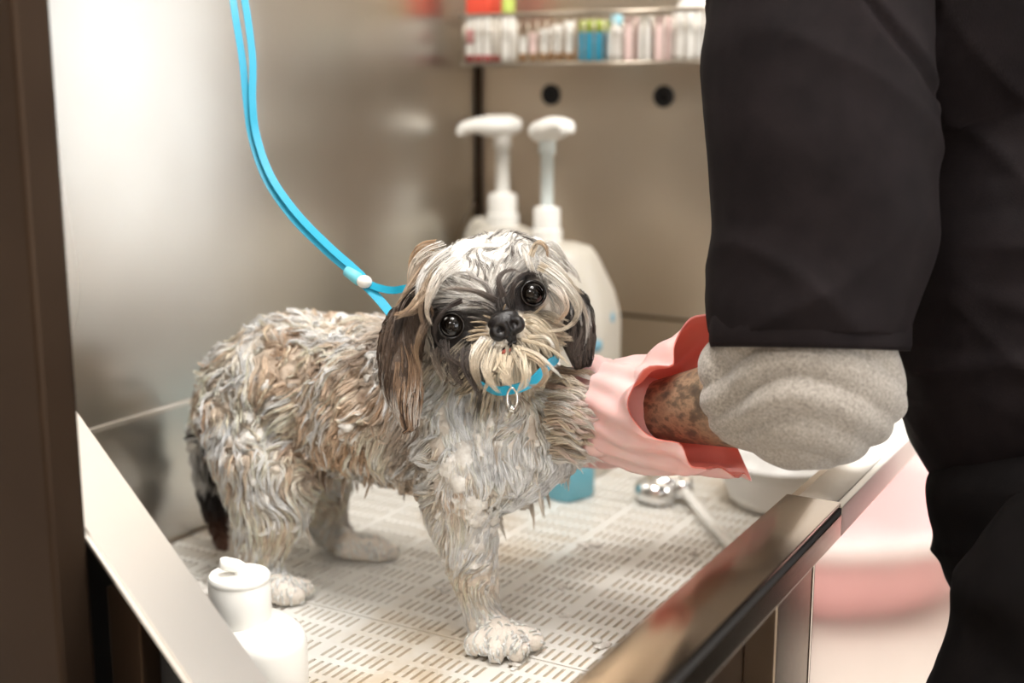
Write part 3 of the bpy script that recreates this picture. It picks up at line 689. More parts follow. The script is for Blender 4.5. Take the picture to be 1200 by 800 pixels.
def strand_mesh(name, sets, parent, m='coat', sides=3, **kw):
    vv, cc, ff, o = [], [], [], 0
    for v, c, n, K in sets:
        b = np.arange(n)[:, None, None]*K*sides+np.arange(K-1)[None, :, None]*sides; s = np.arange(sides)[None, None]
        s2 = (s+1) % sides
        q = np.stack([b+s, b+s2, b+s2+sides, b+s+sides], -1).reshape(-1, 4)+o
        vv.append(v); cc.append(c); ff.append(q); o += len(v)
    vv = np.concatenate(vv); cc = np.concatenate(cc); ff = np.concatenate(ff)
    me = bpy.data.meshes.new(name); me.vertices.add(len(vv)); me.vertices.foreach_set('co', vv.astype(np.float32).ravel())
    me.loops.add(len(ff)*4); me.loops.foreach_set('vertex_index', ff.astype(np.int32).ravel())
    me.polygons.add(len(ff)); me.polygons.foreach_set('loop_start', np.arange(0, len(ff)*4, 4, dtype=np.int32)); me.update(calc_edges=True)
    set_col(me, cc); return meobj(name, me, m, parent, **kw)
rng = np.random.default_rng(3)
def nrm(v): return v/(np.linalg.norm(v, axis=-1, keepdims=True)+1e-9)
camv = np.array(CAM)
def facing(c, thr=-.35):
    return None
sets = []
# body locks
def dens_body(c, T):
    h, _ = headmask(c); nn = no[T].mean(1); vis = np.sum(nn*nrm(camv-c), 1)
    return (1-h)*(.12+.88*sstep(-.35, .1, vis))*(c[:, 2] > MZ+.007)*(1-.75*sstep(705, 725, pxy(c)[:, 0]))
def flow_body(c, n):
    s = pxy(c); f = np.zeros_like(c); f[:, 0] = -.55; f[:, 2] = -.75
    leg = sstep(.98, .93, c[:, 2]); ch = sstep(490, 540, s[:, 0])
    f[:, 0] = f[:, 0]*(1-leg)*(1-ch)+.05; f[:, 2] -= .4*ch+.3*leg
    return f
NB = 6200
Pb, Nb_ = sample(body, NB, dens_body, rng)
sx = pxy(Pb); chm = sstep(490, 530, sx[:, 0]); legm = sstep(.97, .93, Pb[:, 2])
pwm = sstep(.90, .875, Pb[:, 2]); ln = rng.uniform(.022, .050, NB)*(1-.4*legm)*(1-.6*pwm)
C = grow(Pb, Nb_, flow_body, ln, 8, .0014, rng.uniform(.002, .010, NB)*(1-.6*legm)*(1-.45*chm)*(1-.7*pwm), .8, .25, 1.25, 27, 5)
r = rng.random(NB)
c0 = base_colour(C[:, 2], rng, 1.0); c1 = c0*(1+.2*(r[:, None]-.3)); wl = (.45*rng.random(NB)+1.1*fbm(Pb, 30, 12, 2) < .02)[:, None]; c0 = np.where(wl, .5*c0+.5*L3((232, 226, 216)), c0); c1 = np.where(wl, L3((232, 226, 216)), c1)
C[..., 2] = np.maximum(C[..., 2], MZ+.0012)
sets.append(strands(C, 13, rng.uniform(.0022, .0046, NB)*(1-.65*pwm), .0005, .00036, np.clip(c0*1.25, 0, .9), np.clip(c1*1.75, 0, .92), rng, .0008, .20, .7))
# drips below the belly, chest and elbow tips
def dens_tip(c, T):
    nn = no[T].mean(1); h, _ = headmask(c); s = pxy(c)
    return (1-h)*sstep(.2, .7, -nn[:, 2])*(c[:, 2] > .93)*(s[:, 0] > 270)
Pt, Nt = sample(body, 110, dens_tip, rng)
C = grow(Pt, Nt, lambda c, n: n*.5+np.array([-.05, 0, -1.]), rng.uniform(.014, .034, 110), 8, .001, .003, 0, .8, .3, 30, 8)
c0 = base_colour(Pt, rng, 1.0); sets.append(strands(C, 14, .0036, .0005, .00042, c0*.8, c0*1.1, rng, .0006))
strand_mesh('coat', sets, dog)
# ---- head hair
sets = []
def hmap(fn):
    def f(c, n):
        h = (c-np.array(HO))@np.stack([np.array(HA), np.array(HB), np.array(HC)], 1)/HS
        d = fn(h[:, 0], h[:, 1], h[:, 2]); return d[:, :1]*np.array(HA)+d[:, 1:2]*np.array(HB)+d[:, 2:]*np.array(HC)
    return f
HM = np.stack([np.array(HA), np.array(HB), np.array(HC)], 1)
def clear(C, re=17.5, nose=True):
    h = (C-np.array(HO))@HM/HS; bad = np.zeros(len(C), bool)
    for ea, eb in EYES: bad |= (np.sqrt((h[..., 0]-ea)**2+(h[..., 1]-eb)**2) < re).any(1)
    if nose: bad |= (np.sqrt((h[..., 0]/20)**2+((h[..., 1]+29)/15)**2) < 1).any(1)
    return ~bad
def dens_head(fn):
    def f(c, T):
        m, h = headmask(c); nn = no[T].mean(1)@np.array(HC); return (m > .5)*(nn > -.45)*fn(h[:, 0], h[:, 1], h[:, 2])
    return f
def noteye(a, b, g=1.0):
    r = 1
    for ea, eb in EYES: r = r*(np.sqrt(((a-ea)/(23*g))**2+((b-eb)/(22*g))**2) > 1)
    return r*(np.sqrt((a/25)**2+((b+31)/19)**2) > 1)
# forehead: dark hair sweeping up and outwards from the nose bridge
def fl_fore(a, b, c): return np.stack([np.sign(a)*.35+a/55, .9-np.abs(a)/90, np.full_like(a, -.1)], 1)
P_, N_ = sample(body, 620, dens_head(lambda a, b, c: noteye(a, b)*(b > -16)*(b < 34)*(np.abs(a) < 74)), rng)
C = grow(P_, N_, hmap(fl_fore), rng.uniform(.014, .034, 620), 9, .0008, .0035, .8, .0, .75, 60, 21)
c0 = base_colour(P_, rng, 1.0); rr = rng.random((620, 1)); c1 = np.where(rr < .28, L3((170, 162, 154)), c0*.9)
kp = clear(C); sets.append(strands(C[kp], 10, .0018, .0005, .00026, (c0)[kp], (c1)[kp], rng, .0005, .2))
# crown: foam with thin dark curls
P_, N_ = sample(body, 520, dens_head(lambda a, b, c: (b > 28)*(c > -120)), rng)
C = grow(P_, N_, hmap(lambda a, b, c: np.stack([.3+a/80, .5+0*a, -.4+0*a], 1)), rng.uniform(.012, .034, 520), 9, .0010, .0062, .95, 0, 1.6, 70, 31, .05)
c0 = base_colour(P_, rng, 1.0); dk = rng.random((520, 1)); c0 = np.where(dk < .42, L3((108, 100, 95)), c0); kp = clear(C); sets.append(strands(C[kp], 6, .0016, .0008, .00022, (c0)[kp], (c0*.95)[kp], rng, .0008, .2))
# left and right sides of the head: long locks falling with gravity
dn = -np.array(UP); dna = dn@np.array(HA); dnb = dn@np.array(HB)
def fl_side(a, b, c): return np.stack([np.sign(a)*.30+dna+0*a, dnb*.9+0*a, 0*a+.05], 1)
n = 520; P_, N_ = sample(body, n, dens_head(lambda a, b, c: noteye(a, b, 1.15)*((a < -62)+(a > 60))*(b < 60)*(c > -130)), rng)
C = grow(P_, N_, hmap(fl_side), rng.uniform(.018, .042, n), 9, .001, .006, .6, .2, .7, 45, 41)
c0 = base_colour(P_, rng, 1.0); c1 = np.where(rng.random((n, 1)) < .35, L3((226, 216, 202)), c0); kp = clear(C); sets.append(strands(C[kp], 11, .0028, .0005, .0003, (c0)[kp], (c1)[kp], rng, .0006, .16))
# under-eye and cheek
n = 330; P_, N_ = sample(body, n, dens_head(lambda a, b, c: noteye(a, b, 1.05)*(np.abs(a) > 28)*(b < 10)*(b > -75)), rng)
C = grow(P_, N_, hmap(lambda a, b, c: np.stack([np.sign(a)*.55+dna*.7, dnb*.7+0*a, .1+0*a], 1)), rng.uniform(.012, .028, n), 8, .0008, .004, .6, .2, .6, 50, 51)
c0 = base_colour(P_, rng, 1.0); kp = clear(C); sets.append(strands(C[kp], 10, .0022, .0005, .00028, (c0)[kp], (c0*1.15)[kp], rng, .0005, .18))
# moustache and beard: long cream hair radiating from the nose and dropping
n = 640; P_, N_ = sample(body, n, dens_head(lambda a, b, c: noteye(a, b)*(np.abs(a) < 50)*(b < -24)*(b > -100)*(c > -50)), rng)
hP = (P_-np.array(HO))@np.stack([np.array(HA), np.array(HB), np.array(HC)], 1)/HS
ln = rng.uniform(.022, .044, n)+.014*sstep(-38, -60, hP[:, 1])
C = grow(P_, N_, hmap(lambda a, b, c: np.stack([a/26+dna*.5, (b+34)/40-.25+dnb*.55, .35+0*a], 1)), ln, 10, .001, .006, .22, 1.2, .28, 40, 61, .8)
c0 = base_colour(P_, rng, 1.0); lf = ((hP[:, 0] < -24) & (rng.random(n) < .45))[:, None]; c1 = np.where(lf, L3((70, 62, 58)), L3((226, 212, 188))*rng.uniform(.75, 1.1, (n, 1)))
c0 = np.where(hP[:, 1:2] < -34, c0*.5+.5*c1, c0)
kp = clear(C); sets.append(strands(C[kp], 12, .0020, .0006, .00026, (c0)[kp], (c1)[kp], rng, .0006, .14, .7))
# short hair above the nose standing out like rays
n = 90; P_, N_ = sample(body, n, dens_head(lambda a, b, c: (np.abs(a) < 34)*(b < -12)*(b > -34)*(c > -30)), rng)
C = grow(P_, N_, hmap(lambda a, b, c: np.stack([a/16, .75+0*a, .7+0*a], 1)), rng.uniform(.010, .022, n), 7, .001, .004, .0, .3, .3, 40, 71, .8)
c0 = np.tile(L3((206, 186, 158)), (n, 1)); kp = clear(C); sets.append(strands(C[kp], 7, .0014, .0008, .00022, (c0*.8)[kp], (c0)[kp], rng, .0004, .15))
strand_mesh('head_hair', sets, dog, label='dark hair round the eyes, foamy crown and cream beard')
# a few wet wisps crossing
# ---- eyes
for k, (a, b) in enumerate(EYES):
    c_ = -8 if k == 0 else -10
    ctr = hd(a, b, c_)
    bm = bmesh.new(); ball(bm, ctr, 15*HS, (1, 1, 1), 4); e = obj('eye', bm, 'eye', dog)
    look = (HC+HA*(.12 if k else -.22)).normalized()
    for rr_, tr, off in ((14.5, 1.7, 7),):
        bm = bmesh.new(); x_ = look.orthogonal().normalized(); y_ = look.cross(x_)
        pts = [ctr+look*(off*HS)+(x_*math.cos(2*math.pi*i/32)+y_*math.sin(2*math.pi*i/32))*(rr_*HS)+HB*(.0*HS) for i in range(33)]
        tube(bm, pts, tr*HS, 10, False); obj('eyelid', bm, 'eye_rim', dog)
# ---- nose
bm = bmesh.new()
for a, b, c, r, s in ((0, -29, 24, 15.5, (1.25, 1, .8)), (-11, -33, 25, 11, (1, 1, .9)), (11, -33, 25, 11, (1, 1, .9)), (0, -22, 22, 14, (1.4, .75, .8)), (0, -42, 22, 8, (.9, 1.2, .9))):
    ball(bm, hd(a, b, c), r*HS, s, 3, HROT)
nm = remesh(bm, .0008, 4); cn = co_of(nm); nn = no_of(nm)
hn = (cn-np.array(HO))@np.stack([np.array(HA), np.array(HB), np.array(HC)], 1)/HS
dd = np.zeros(len(cn))
for sgn in (-1, 1): dd -= 5.5*np.exp(-(((hn[:, 0]-sgn*9.5)/4.2)**2+((hn[:, 1]+31.5)/4.6)**2))*(hn[:, 2] > 22)
dd -= 1.6*np.exp(-(hn[:, 0]/1.3)**2)*(hn[:, 1] < -26)
set_co(nm, cn+nn*(dd*HS)[:, None]); meobj('nose', nm, 'nose', dog)
bm = bmesh.new(); tube(bm, [hd(-24, -58, 10), hd(-13, -54, 18), hd(0, -50, 21), hd(12, -52, 18), hd(20, -56, 11)], [.5*HS, 2.8*HS, 3.6*HS, 2.8*HS, .5*HS], 12); obj('mouth', bm, 'nose', dog)
bm = bmesh.new(); ball(bm, hd(-12, -56.5, 21), 4.2*HS, (1.5, .7, .9), 3, HROT); obj('tongue', bm, 'tongue', dog)
# ---- ears: flat hanging flaps with long hair
def ear(path, wid, cols, label, seed, n):
    pts = catmull([at(x, y, z) for x, y, z in path], 6); w = interp(wid, 6)
    bm = bmesh.new(); tube(bm, pts, w, 20, True, 0, .42, RT)
    # tube(flat) squeezes the up-perpendicular axis; RT keeps the broad side facing out
    me = bpy.data.meshes.new('ear'); bm.to_mesh(me); bm.free()
    bm2 = bmesh.new(); bm2.from_mesh(me); bmesh.ops.recalc_face_normals(bm2, faces=bm2.faces[:]); bm2.to_mesh(me); bm2.free()
    c = co_of(me); nn = no_of(me); rg = np.random.default_rng(seed)
    cl = lambda p: np.where((sstep(-.1, .3, fbm(p, 45, seed, 2)+.25*(rg.random(len(p))-.5)))[:, None] > rg.random((len(p), 1))*.999, L3(cols[1]), L3(cols[0]))
    set_col(me, np.tile(L3(cols[0]), (len(c), 1)))
    bv = BVHTree.FromPolygons([V(q) for q in c], [tuple(p.vertices) for p in me.polygons])
    P_, N_ = sample(me, n, lambda q, T: np.ones(len(q)), rg)
    C = grow(P_, N_, lambda q, nn_: np.array([0, 0, -1.])+0*q, rg.uniform(.018, .036, n), 8, .0008, .003, .55, .5, .45, 50, seed, .3, bv)
    c0 = cl(P_); z = (P_[:, 2]-pts[-1].z)/(pts[0].z-pts[-1].z)
    wt = np.exp(-((z-cols[3])/.13)**2)*cols[4]; c1 = np.where((rg.random(n) < wt)[:, None], L3((224, 220, 214)), c0*1.1)
    e = meobj('ear', me, 'hide', dog, label=label)
    C[..., 2] = np.maximum(C[..., 2], pts[-1].z-.012)
    strand_mesh('ear_hair', [strands(C, 12, .0024, .0006, .0003, c0*.85, c1, rg, .0006, .2)], e)
    return e
e = ear([(505, 345, 1.215), (486, 362, 1.198), (472, 392, 1.185), (468, 430, 1.18), (474, 465, 1.18), (481, 500, 1.185)], [.010, .016, .019, .018, .015, .005], ((84, 68, 56), (160, 132, 108), 0, .28, .9), 'long dark brown ear hanging at the dog\'s right cheek with foam near its tip', 81, 330)
e = ear([(655, 338, 1.24), (668, 350, 1.245), (674, 370, 1.24), (679, 400, 1.24), (683, 426, 1.24)], [.009, .014, .016, .014, .007], ((46, 40, 38), (96, 86, 80), 0, .8, .45), 'black wet ear hanging on the side of the groomer', 83, 260)
# lather: shells of foam lying over the crown and in patches over the back and flanks
def lather(name, msk, thick, parent, **kw):
    bmf = bmesh.new(); bmf.from_mesh(body); bmf.verts.ensure_lookup_table()
    bmesh.ops.delete(bmf, geom=[bmf.verts[i] for i in np.nonzero(msk <= 0.02)[0]], context='VERTS')
    keep = np.nonzero(msk > 0.02)[0]
    me = bpy.data.meshes.new(name); bmf.to_mesh(me); bmf.free()
    c = co[keep]; n_ = no[keep]; m_ = msk[keep]
    if len(me.vertices) != len(keep): return None
    set_co(me, c+n_*((m_-.12)*thick)[:, None]); return meobj(name, me, 'foam', parent, **kw)
fb = fbm(co, 55, 77, 4); fbl = fbm(co, 16, 78, 2)
mk = hm*sstep(26, 46, hl[:, 1]+12*fb-.12*np.abs(hl[:, 0]))*(.55+.9*np.clip(fb+.35, 0, 1)+.35*np.clip(fbm(co, 140, 79, 2), -.5, 1))*sstep(-140, -110, hl[:, 2])
lather('foam', mk, .0042, dog, kind='stuff')
sxy = pxy(co)
mk = (1-hm)*(co[:, 2] > .93)*sstep(.06, .30, fb*.9+fbl*.5-.10*sstep(380, 480, sxy[:, 0]))*(.6+1.1*np.clip(fbm(co, 110, 81, 3)+.3, 0, 1))
lather('foam', mk, .0052, dog, kind='stuff')
def free_locks(specs, name, S, r0, rad, seed):
    rg = np.random.default_rng(seed); K = 14; Cs, c0, c1, rr = [], [], [], []
    for pts, col0, col1, w in specs:
        p = catmull([at(*q) for q in pts], 8); p = np.array([tuple(q) for q in p]); idx = np.linspace(0, len(p)-1, K); i0 = np.clip(idx.astype(int), 0, len(p)-2); f = (idx-i0)[:, None]
        Cs.append(p[i0]*(1-f)+p[i0+1]*f); c0.append(L3(col0)); c1.append(L3(col1)); rr.append(w)
    return strands(np.array(Cs), S, np.array(rr), .0007, rad, np.array(c0), np.array(c1), rg, .0007, .15, 1.2)
CR, DK, WH, TN = (226, 212, 190), (62, 54, 50), (236, 232, 226), (184, 154, 124)
specs = [
 # white curled lock over the far cheek
 ([(642, 318, 1.165), (660, 332, 1.155), (674, 354, 1.16), (676, 372, 1.17), (660, 386, 1.165), (636, 388, 1.16)], WH, CR, .0062),
 ([(648, 334, 1.16), (660, 346, 1.15), (664, 364, 1.15), (648, 382, 1.155)], WH, TN, .0055),
 ([(632, 312, 1.17), (656, 325, 1.16), (678, 348, 1.17), (688, 372, 1.19), (689, 398, 1.2)], CR, WH, .0045),
 ([(630, 296, 1.19), (645, 285, 1.185), (660, 300, 1.19), (664, 318, 1.2), (655, 326, 1.19)], WH, WH, .0050),
 ([(622, 300, 1.18), (630, 284, 1.18), (640, 290, 1.18), (642, 306, 1.185)], CR, TN, .0035),
 # long whiskery wisps of the moustache
 ([(612, 398, 1.145), (636, 404, 1.125), (655, 416, 1.125), (668, 428, 1.13)], CR, CR, .0016),
 ([(610, 408, 1.14), (632, 416, 1.12), (648, 432, 1.12), (660, 444, 1.125)], CR, WH, .0022),
 ([(604, 408, 1.14), (614, 424, 1.12), (612, 446, 1.12), (604, 464, 1.13)], CR, CR, .0010),
 ([(606, 410, 1.145), (630, 420, 1.12), (640, 438, 1.125), (630, 452, 1.135), (614, 450, 1.135)], CR, TN, .0045),
 ([(590, 418, 1.14), (580, 436, 1.125), (570, 452, 1.13), (566, 462, 1.135)], (190, 174, 150), CR, .0032),
 ([(600, 418, 1.14), (596, 436, 1.125), (600, 452, 1.125)], (196, 180, 156), CR, .0045),
 ([(572, 400, 1.145), (560, 420, 1.13), (556, 444, 1.13), (560, 466, 1.14)], CR, DK, .0042),
 ([(548, 408, 1.14), (546, 430, 1.13), (556, 452, 1.13), (566, 472, 1.135)], DK, (90, 80, 74), .0065),
 ([(530, 412, 1.15), (532, 436, 1.14), (545, 455, 1.14)], DK, (104, 92, 84), .0075),
 ([(512, 408, 1.155), (512, 430, 1.15), (524, 450, 1.15)], (90, 80, 72), (150, 136, 122), .0075),
 ([(566, 398, 1.15), (553, 416, 1.135), (552, 440, 1.135)], WH, CR, .0040),
 ([(620, 396, 1.15), (640, 396, 1.135), (650, 408, 1.13)], CR, WH, .0030),
  # foamy hair down the side of the head
 ([(520, 292, 1.20), (500, 298, 1.185), (486, 312, 1.18), (480, 332, 1.18), (484, 352, 1.178)], WH, (206, 184, 158), .0085),
 ([(530, 296, 1.18), (508, 310, 1.165), (494, 330, 1.16), (490, 352, 1.16), (480, 368, 1.163)], WH, WH, .0085),
 ([(536, 306, 1.165), (516, 322, 1.152), (504, 344, 1.15), (500, 366, 1.15), (508, 384, 1.15)], WH, (214, 198, 178), .0075),
 ([(512, 288, 1.20), (494, 290, 1.19), (482, 304, 1.188), (478, 322, 1.19)], TN, (190, 160, 130), .0060),
 ([(500, 340, 1.155), (486, 356, 1.15), (474, 366, 1.152), (460, 368, 1.158)], (210, 190, 166), TN, .0055),
 # foamy flap over the far ear
 ([(640, 296, 1.20), (658, 306, 1.195), (674, 320, 1.198), (682, 334, 1.205)], WH, WH, .0085),
 ([(634, 306, 1.185), (654, 318, 1.178), (670, 334, 1.182), (684, 346, 1.19)], WH, CR, .0075),
 ([(646, 318, 1.17), (664, 336, 1.162), (680, 356, 1.168), (674, 374, 1.172)], WH, CR, .0065),
 # fuller beard
 ([(575, 412, 1.145), (570, 434, 1.125), (578, 452, 1.125), (588, 462, 1.13)], CR, CR, .0070),
 ([(590, 420, 1.14), (590, 440, 1.120), (600, 454, 1.122)], (214, 198, 172), CR, .0080),
 ([(608, 412, 1.14), (616, 432, 1.120), (616, 450, 1.122), (606, 460, 1.13)], CR, CR, .0075),
 ([(560, 406, 1.148), (556, 430, 1.128), (562, 450, 1.13), (570, 458, 1.133)], (206, 190, 166), (150, 134, 116), .0065),
 # tan-black locks over the left side
 ([(505, 300, 1.19), (490, 322, 1.17), (474, 344, 1.16), (462, 362, 1.16)], (126, 104, 86), (176, 154, 130), .0060),
 ([(512, 305, 1.18), (498, 335, 1.155), (492, 362, 1.15), (500, 392, 1.155)], (190, 172, 150), (140, 116, 96), .0060),
 ([(500, 352, 1.16), (480, 366, 1.15), (462, 374, 1.155)], (110, 92, 78), (168, 146, 124), .0055),
 ([(502, 370, 1.16), (492, 392, 1.15), (488, 414, 1.155), (494, 440, 1.16)], DK, TN, .0055),
 ([(508, 330, 1.165), (478, 350, 1.17), (464, 392, 1.175), (457, 432, 1.175), (460, 470, 1.18)], DK, DK, .0060),
 ([(540, 352, 1.15), (522, 362, 1.135), (510, 380, 1.135), (512, 402, 1.14), (530, 412, 1.145)], DK, DK, .0026),

 ([(520, 400, 1.15), (524, 418, 1.14), (540, 428, 1.14), (552, 440, 1.145)], DK, (110, 98, 90), .0050),
 # forehead strands
 ([(582, 352, 1.14), (560, 342, 1.135), (535, 338, 1.14), (516, 340, 1.15)], DK, (150, 138, 128), .0036),
 ([(590, 348, 1.14), (584, 328, 1.14), (596, 316, 1.145), (612, 320, 1.15)], DK, (120, 110, 104), .0036),
 ([(600, 350, 1.14), (602, 332, 1.14), (614, 321, 1.145), (634, 322, 1.15)], DK, DK, .0026),
 ([(576, 350, 1.14), (570, 334, 1.14), (552, 322, 1.145), (544, 312, 1.15)], (100, 92, 88), (190, 184, 178), .0030),
]
rl = random.Random(6); leg_specs = []
for k in range(75):
    y = 432+rl.random()*104; x = 644+rl.uniform(-4, 14); e = rl.uniform(34, 56); q = abs(y-486)*.0007
    leg_specs.append(([(x, y, 1.228+q), (x+e*.35, y+rl.uniform(-4, 6), 1.214+q), (x+e*.7, y+rl.uniform(0, 12), 1.206+q), (x+e, y+rl.uniform(2, 20), 1.212+q)],
                      rl.choice([CR, WH, (206, 186, 164), (186, 160, 140)]), rl.choice([WH, CR, (236, 214, 206)]), rl.uniform(.0035, .006)))
strand_mesh('leg_lock', [free_locks(leg_specs, '', 26, 0, .0004, 12)], dog)
strand_mesh('head_lock', [free_locks(specs, '', 46, 0, .00026, 9)], dog)
# claws
for x, y in ((562, 765), (603, 769)):
    p = pl(x, y-1, 2, MZ+.005); bm = bmesh.new(); ball(bm, p-FW*.004, .0032, (1, 1, 1), 2); obj('claw', bm, 'claw', dog)
# ---- collar with ring
cc_ = jw((563, 420, 1.09, .06))[0][0]
def neck_loop(center, nrm_, rx, ry, a0=0, a1=360, n=48, xdir=None):
    nrm_ = nrm_.normalized(); x_ = (xdir-nrm_*xdir.dot(nrm_)).normalized(); y_ = nrm_.cross(x_)
    return [center+x_*(rx*math.cos(math.radians(a)))+y_*(ry*math.sin(math.radians(a))) for a in np.linspace(a0, a1, n)]
def strap(bm, pts, w, th, nrm_fn):
    R = []
    for i, p in enumerate(pts):
        t = (pts[min(i+1, len(pts)-1)]-pts[max(i-1, 0)]).normalized(); n = nrm_fn(i, p); n = (n-t*n.dot(t)).normalized(); b = t.cross(n)
        R.append([bm.verts.new(p+b*(sx_*w/2)+n*(sn*th/2)) for sx_, sn in ((-1, -1), (1, -1), (1, 1), (-1, 1))])
    for A, B in zip(R, R[1:]):
        for k in range(4): bm.faces.new((A[k], A[(k+1) % 4], B[(k+1) % 4], B[k]))
    bm.faces.new(R[0][::-1]); bm.faces.new(R[-1])
bm = bmesh.new(); P0 = [at(503, 420, 1.27), at(540, 436, 1.26), at(575, 456, 1.155), at(600, 456, 1.145), at(622, 448, 1.15), at(640, 430, 1.17), at(652, 410, 1.23), at(610, 370, 1.36), at(550, 370, 1.38), at(505, 400, 1.29), at(503, 420, 1.27)]
pts = catmull(P0, 8); ctr = sum(pts, V())/len(pts); strap(bm, pts, .0085, .0022, lambda i, p: p-ctr)
col_ = obj('collar', bm, 'turq', dog, True, label='turquoise collar band below the beard'); smooth_by_angle(col_, 40)
bm = bmesh.new(); c_ = at(600, 467, 1.138); x_ = RT; y_ = UP
tube(bm, [c_+(x_*math.cos(a)*.0045+y_*math.sin(a)*.0095) for a in np.linspace(0, 2*math.pi, 25)], .0011, 8, False)
ball(bm, c_-UP*.0088-FW*.001, .0034, (1, 1, 1), 2); obj('ring', bm, 'tag', col_)
# ---- leash: two parallel straps coming down from above to a slider, then a loop round the neck
ls = thing('leash', at(428, 330, 1.27), 'turquoise doubled grooming leash hanging from above with a white slider', 'leash')
def leash(path, w): 
    bm = bmesh.new(); strap(bm, catmull([at(*p) for p in path], 8), w, .0022, lambda i, p: -FW+RT*.3)
    o = obj('strap', bm, 'turq', ls); smooth_by_angle(o, 40)
leash([(262, -70, 1.36), (271, -15, 1.355), (276, 20, 1.35), (284, 70, 1.345), (289, 120, 1.34), (296, 165, 1.335), (313, 212, 1.325), (343, 255, 1.31), (380, 292, 1.29), (408, 316, 1.278), (424, 328, 1.27)], .0075)
leash([(276, -70, 1.35), (284, -15, 1.348), (290, 20, 1.345), (296, 70, 1.34), (296, 120, 1.334), (301, 160, 1.33), (318, 207, 1.32), (348, 250, 1.305), (384, 287, 1.285), (411, 311, 1.273), (426, 325, 1.265)], .0075)
leash([(424, 328, 1.27), (440, 336, 1.262), (460, 340, 1.255), (484, 337, 1.25), (520, 340, 1.27)], .0072)
leash([(424, 330, 1.27), (440, 346, 1.262), (455, 364, 1.25), (466, 380, 1.235), (480, 402, 1.22)], .0088)
bm = bmesh.new(); ball(bm, at(427, 330, 1.264), .0072, (1.15, .9, .9), 3); obj('slider', bm, 'white_plastic', ls)
bm = bmesh.new(); tube(bm, [at(408, 317, 1.277), at(422, 328, 1.268)], .0066, 16); obj('sleeve', bm, 'turq_edge', ls)
# ------------------------------------------------------------------ the groomer
per = thing('person', (-.10, 1.22, 0), 'person in black jacket and trousers with grey rolled sleeve and pink gloves, washing the dog', 'person')
# body: one continuous skinned figure (forearm and head are the bare parts)
EL = at(952, 462, 1.115); WR = at(762, 482, 1.235); SHL = at(965, -190, 1.12)
SHR = V((-.12, 1.43, 1.56)); ELR = V((-.30, 1.45, 1.24)); WRR = at(735, 512, 1.43)
PEL = at(1262, 600, 1.28); CH = at(1215, 120, 1.31); NK = CH+V((-.05, -.0, .24)); HD = NK+V((-.07, 0, .14)); AB = at(1240, 400, 1.29)
HLp, HRp = V((-.085, 1.14, .93)), V((-.085, 1.36, .93)); KL, KR = V((-.115, 1.125, .50)), V((-.105, 1.38, .50)); FL, FR = V((-.09, 1.13, .09)), V((-.08, 1.39, .09))
bm = bmesh.new()
chain(bm, [(PEL, .095), (AB, .105), (CH, .115)], .3, 2)
for h in (HLp, HRp): chain(bm, [(PEL, .085), (h, .075)])
for a, b, c in ((HLp, KL, FL), (HRp, KR, FR)): chain(bm, [(a, .070), (b, .055), (c, .042)], .3)
for c in (FL, FR): chain(bm, [(c-V((0, 0, .03)), .042), (c+V((-.15, 0, -.055)), .032)], .3)
chain(bm, [(CH, .09), (SHL.lerp(CH, .25), .062), (SHL, .062), (EL, .045)], .25); chain(bm, [(EL, .046), (EL.lerp(WR, .25), .0475), (EL.lerp(WR, .6), .038), (WR, .028)], .2, 3)
chain(bm, [(CH, .12), (SHR, .065), (ELR, .045), (ELR.lerp(WRR, .3), .046), (WRR, .028)], .25)
chain(bm, [(CH, .10), (NK, .055), (NK.lerp(HD, .6), .05)], .25); ball(bm, HD, .082, (1.12, .92, 1.2)); ball(bm, HD+V((-.04, 0, -.07)), .048, (1, .9, .9))
ball(bm, HD+V((-.1, 0, -.02)), .014, (1, .8, 1.3), 2)
for s in (-1, 1): ball(bm, HD+V((0, s*.078, -.01)), .024, (.7, .35, 1.1), 2)
bodym = remesh(bm, .006, 4); meobj('body', bodym, 'skin', per, label='bare tattooed forearm')
bm = bmesh.new(); ball(bm, HD+V((.02, 0, .03)), .096, (1.08, .93, 1.08), 4)
for v in list(bm.verts):
    if v.co.z < HD.z+.0 and v.co.x < HD.x+.01: v.co.z = HD.z+.02
obj('hair', bm, 'hair', per)
for s in (-1, 1):
    bm = bmesh.new(); ball(bm, HD+V((-.082, s*.03, .0)), .012, (1, 1, 1), 2); obj('eye', bm, 'eye', per)
# jacket: torso and both sleeves in one skin of cloth, folded
def segd(p, a, b):
    a = np.array(a); b = np.array(b); t = np.clip(((p-a)@(b-a))/((b-a)@(b-a)), 0, 1); return np.linalg.norm(p-(a+t[:, None]*(b-a)), axis=1)
def folds(c, dirv, freq, seed, sharp=2.2, warp=.03):
    """soft ridges running across dirv"""
    d = np.array(V(dirv).normalized()); w = c+vnoise3(c, 7, seed)*warp
    x = w@d; o = w-np.outer(x, d); n = vn(np.column_stack([x*freq, o[:, 0]*freq*.22, o[:, 2]*freq*.22])+seed, 1, seed)
    return (1-np.abs(n))**sharp
bm = bmesh.new()
sh_l = [(at(985, -230, 1.16), .088), (at(958, -60, 1.125), .092), (at(955, 60, 1.12), .093), (at(962, 180, 1.115), .0925), (at(960, 270, 1.115), .0905), (at(947, 352, 1.115), .0865)]
chain(bm, sh_l, .18, 3)
chain(bm, [(at(1278, 520, 1.28), .12), (at(1245, 470, 1.28), .135), (at(1228, 440, 1.28), .145), (at(1215, 300, 1.28), .15), (at(1215, 120, 1.30), .155), (at(1190, -60, 1.32), .15), (at(1180, -180, 1.34), .12)], .2, 3)
chain(bm, [(at(1190, -60, 1.30), .13), (at(1080, -120, 1.22), .105), (at(985, -190, 1.16), .09)], .2, 3)
chain(bm, [(at(1180, -180, 1.36), .11), (SHR, .085), (ELR, .075)], .2, 3)
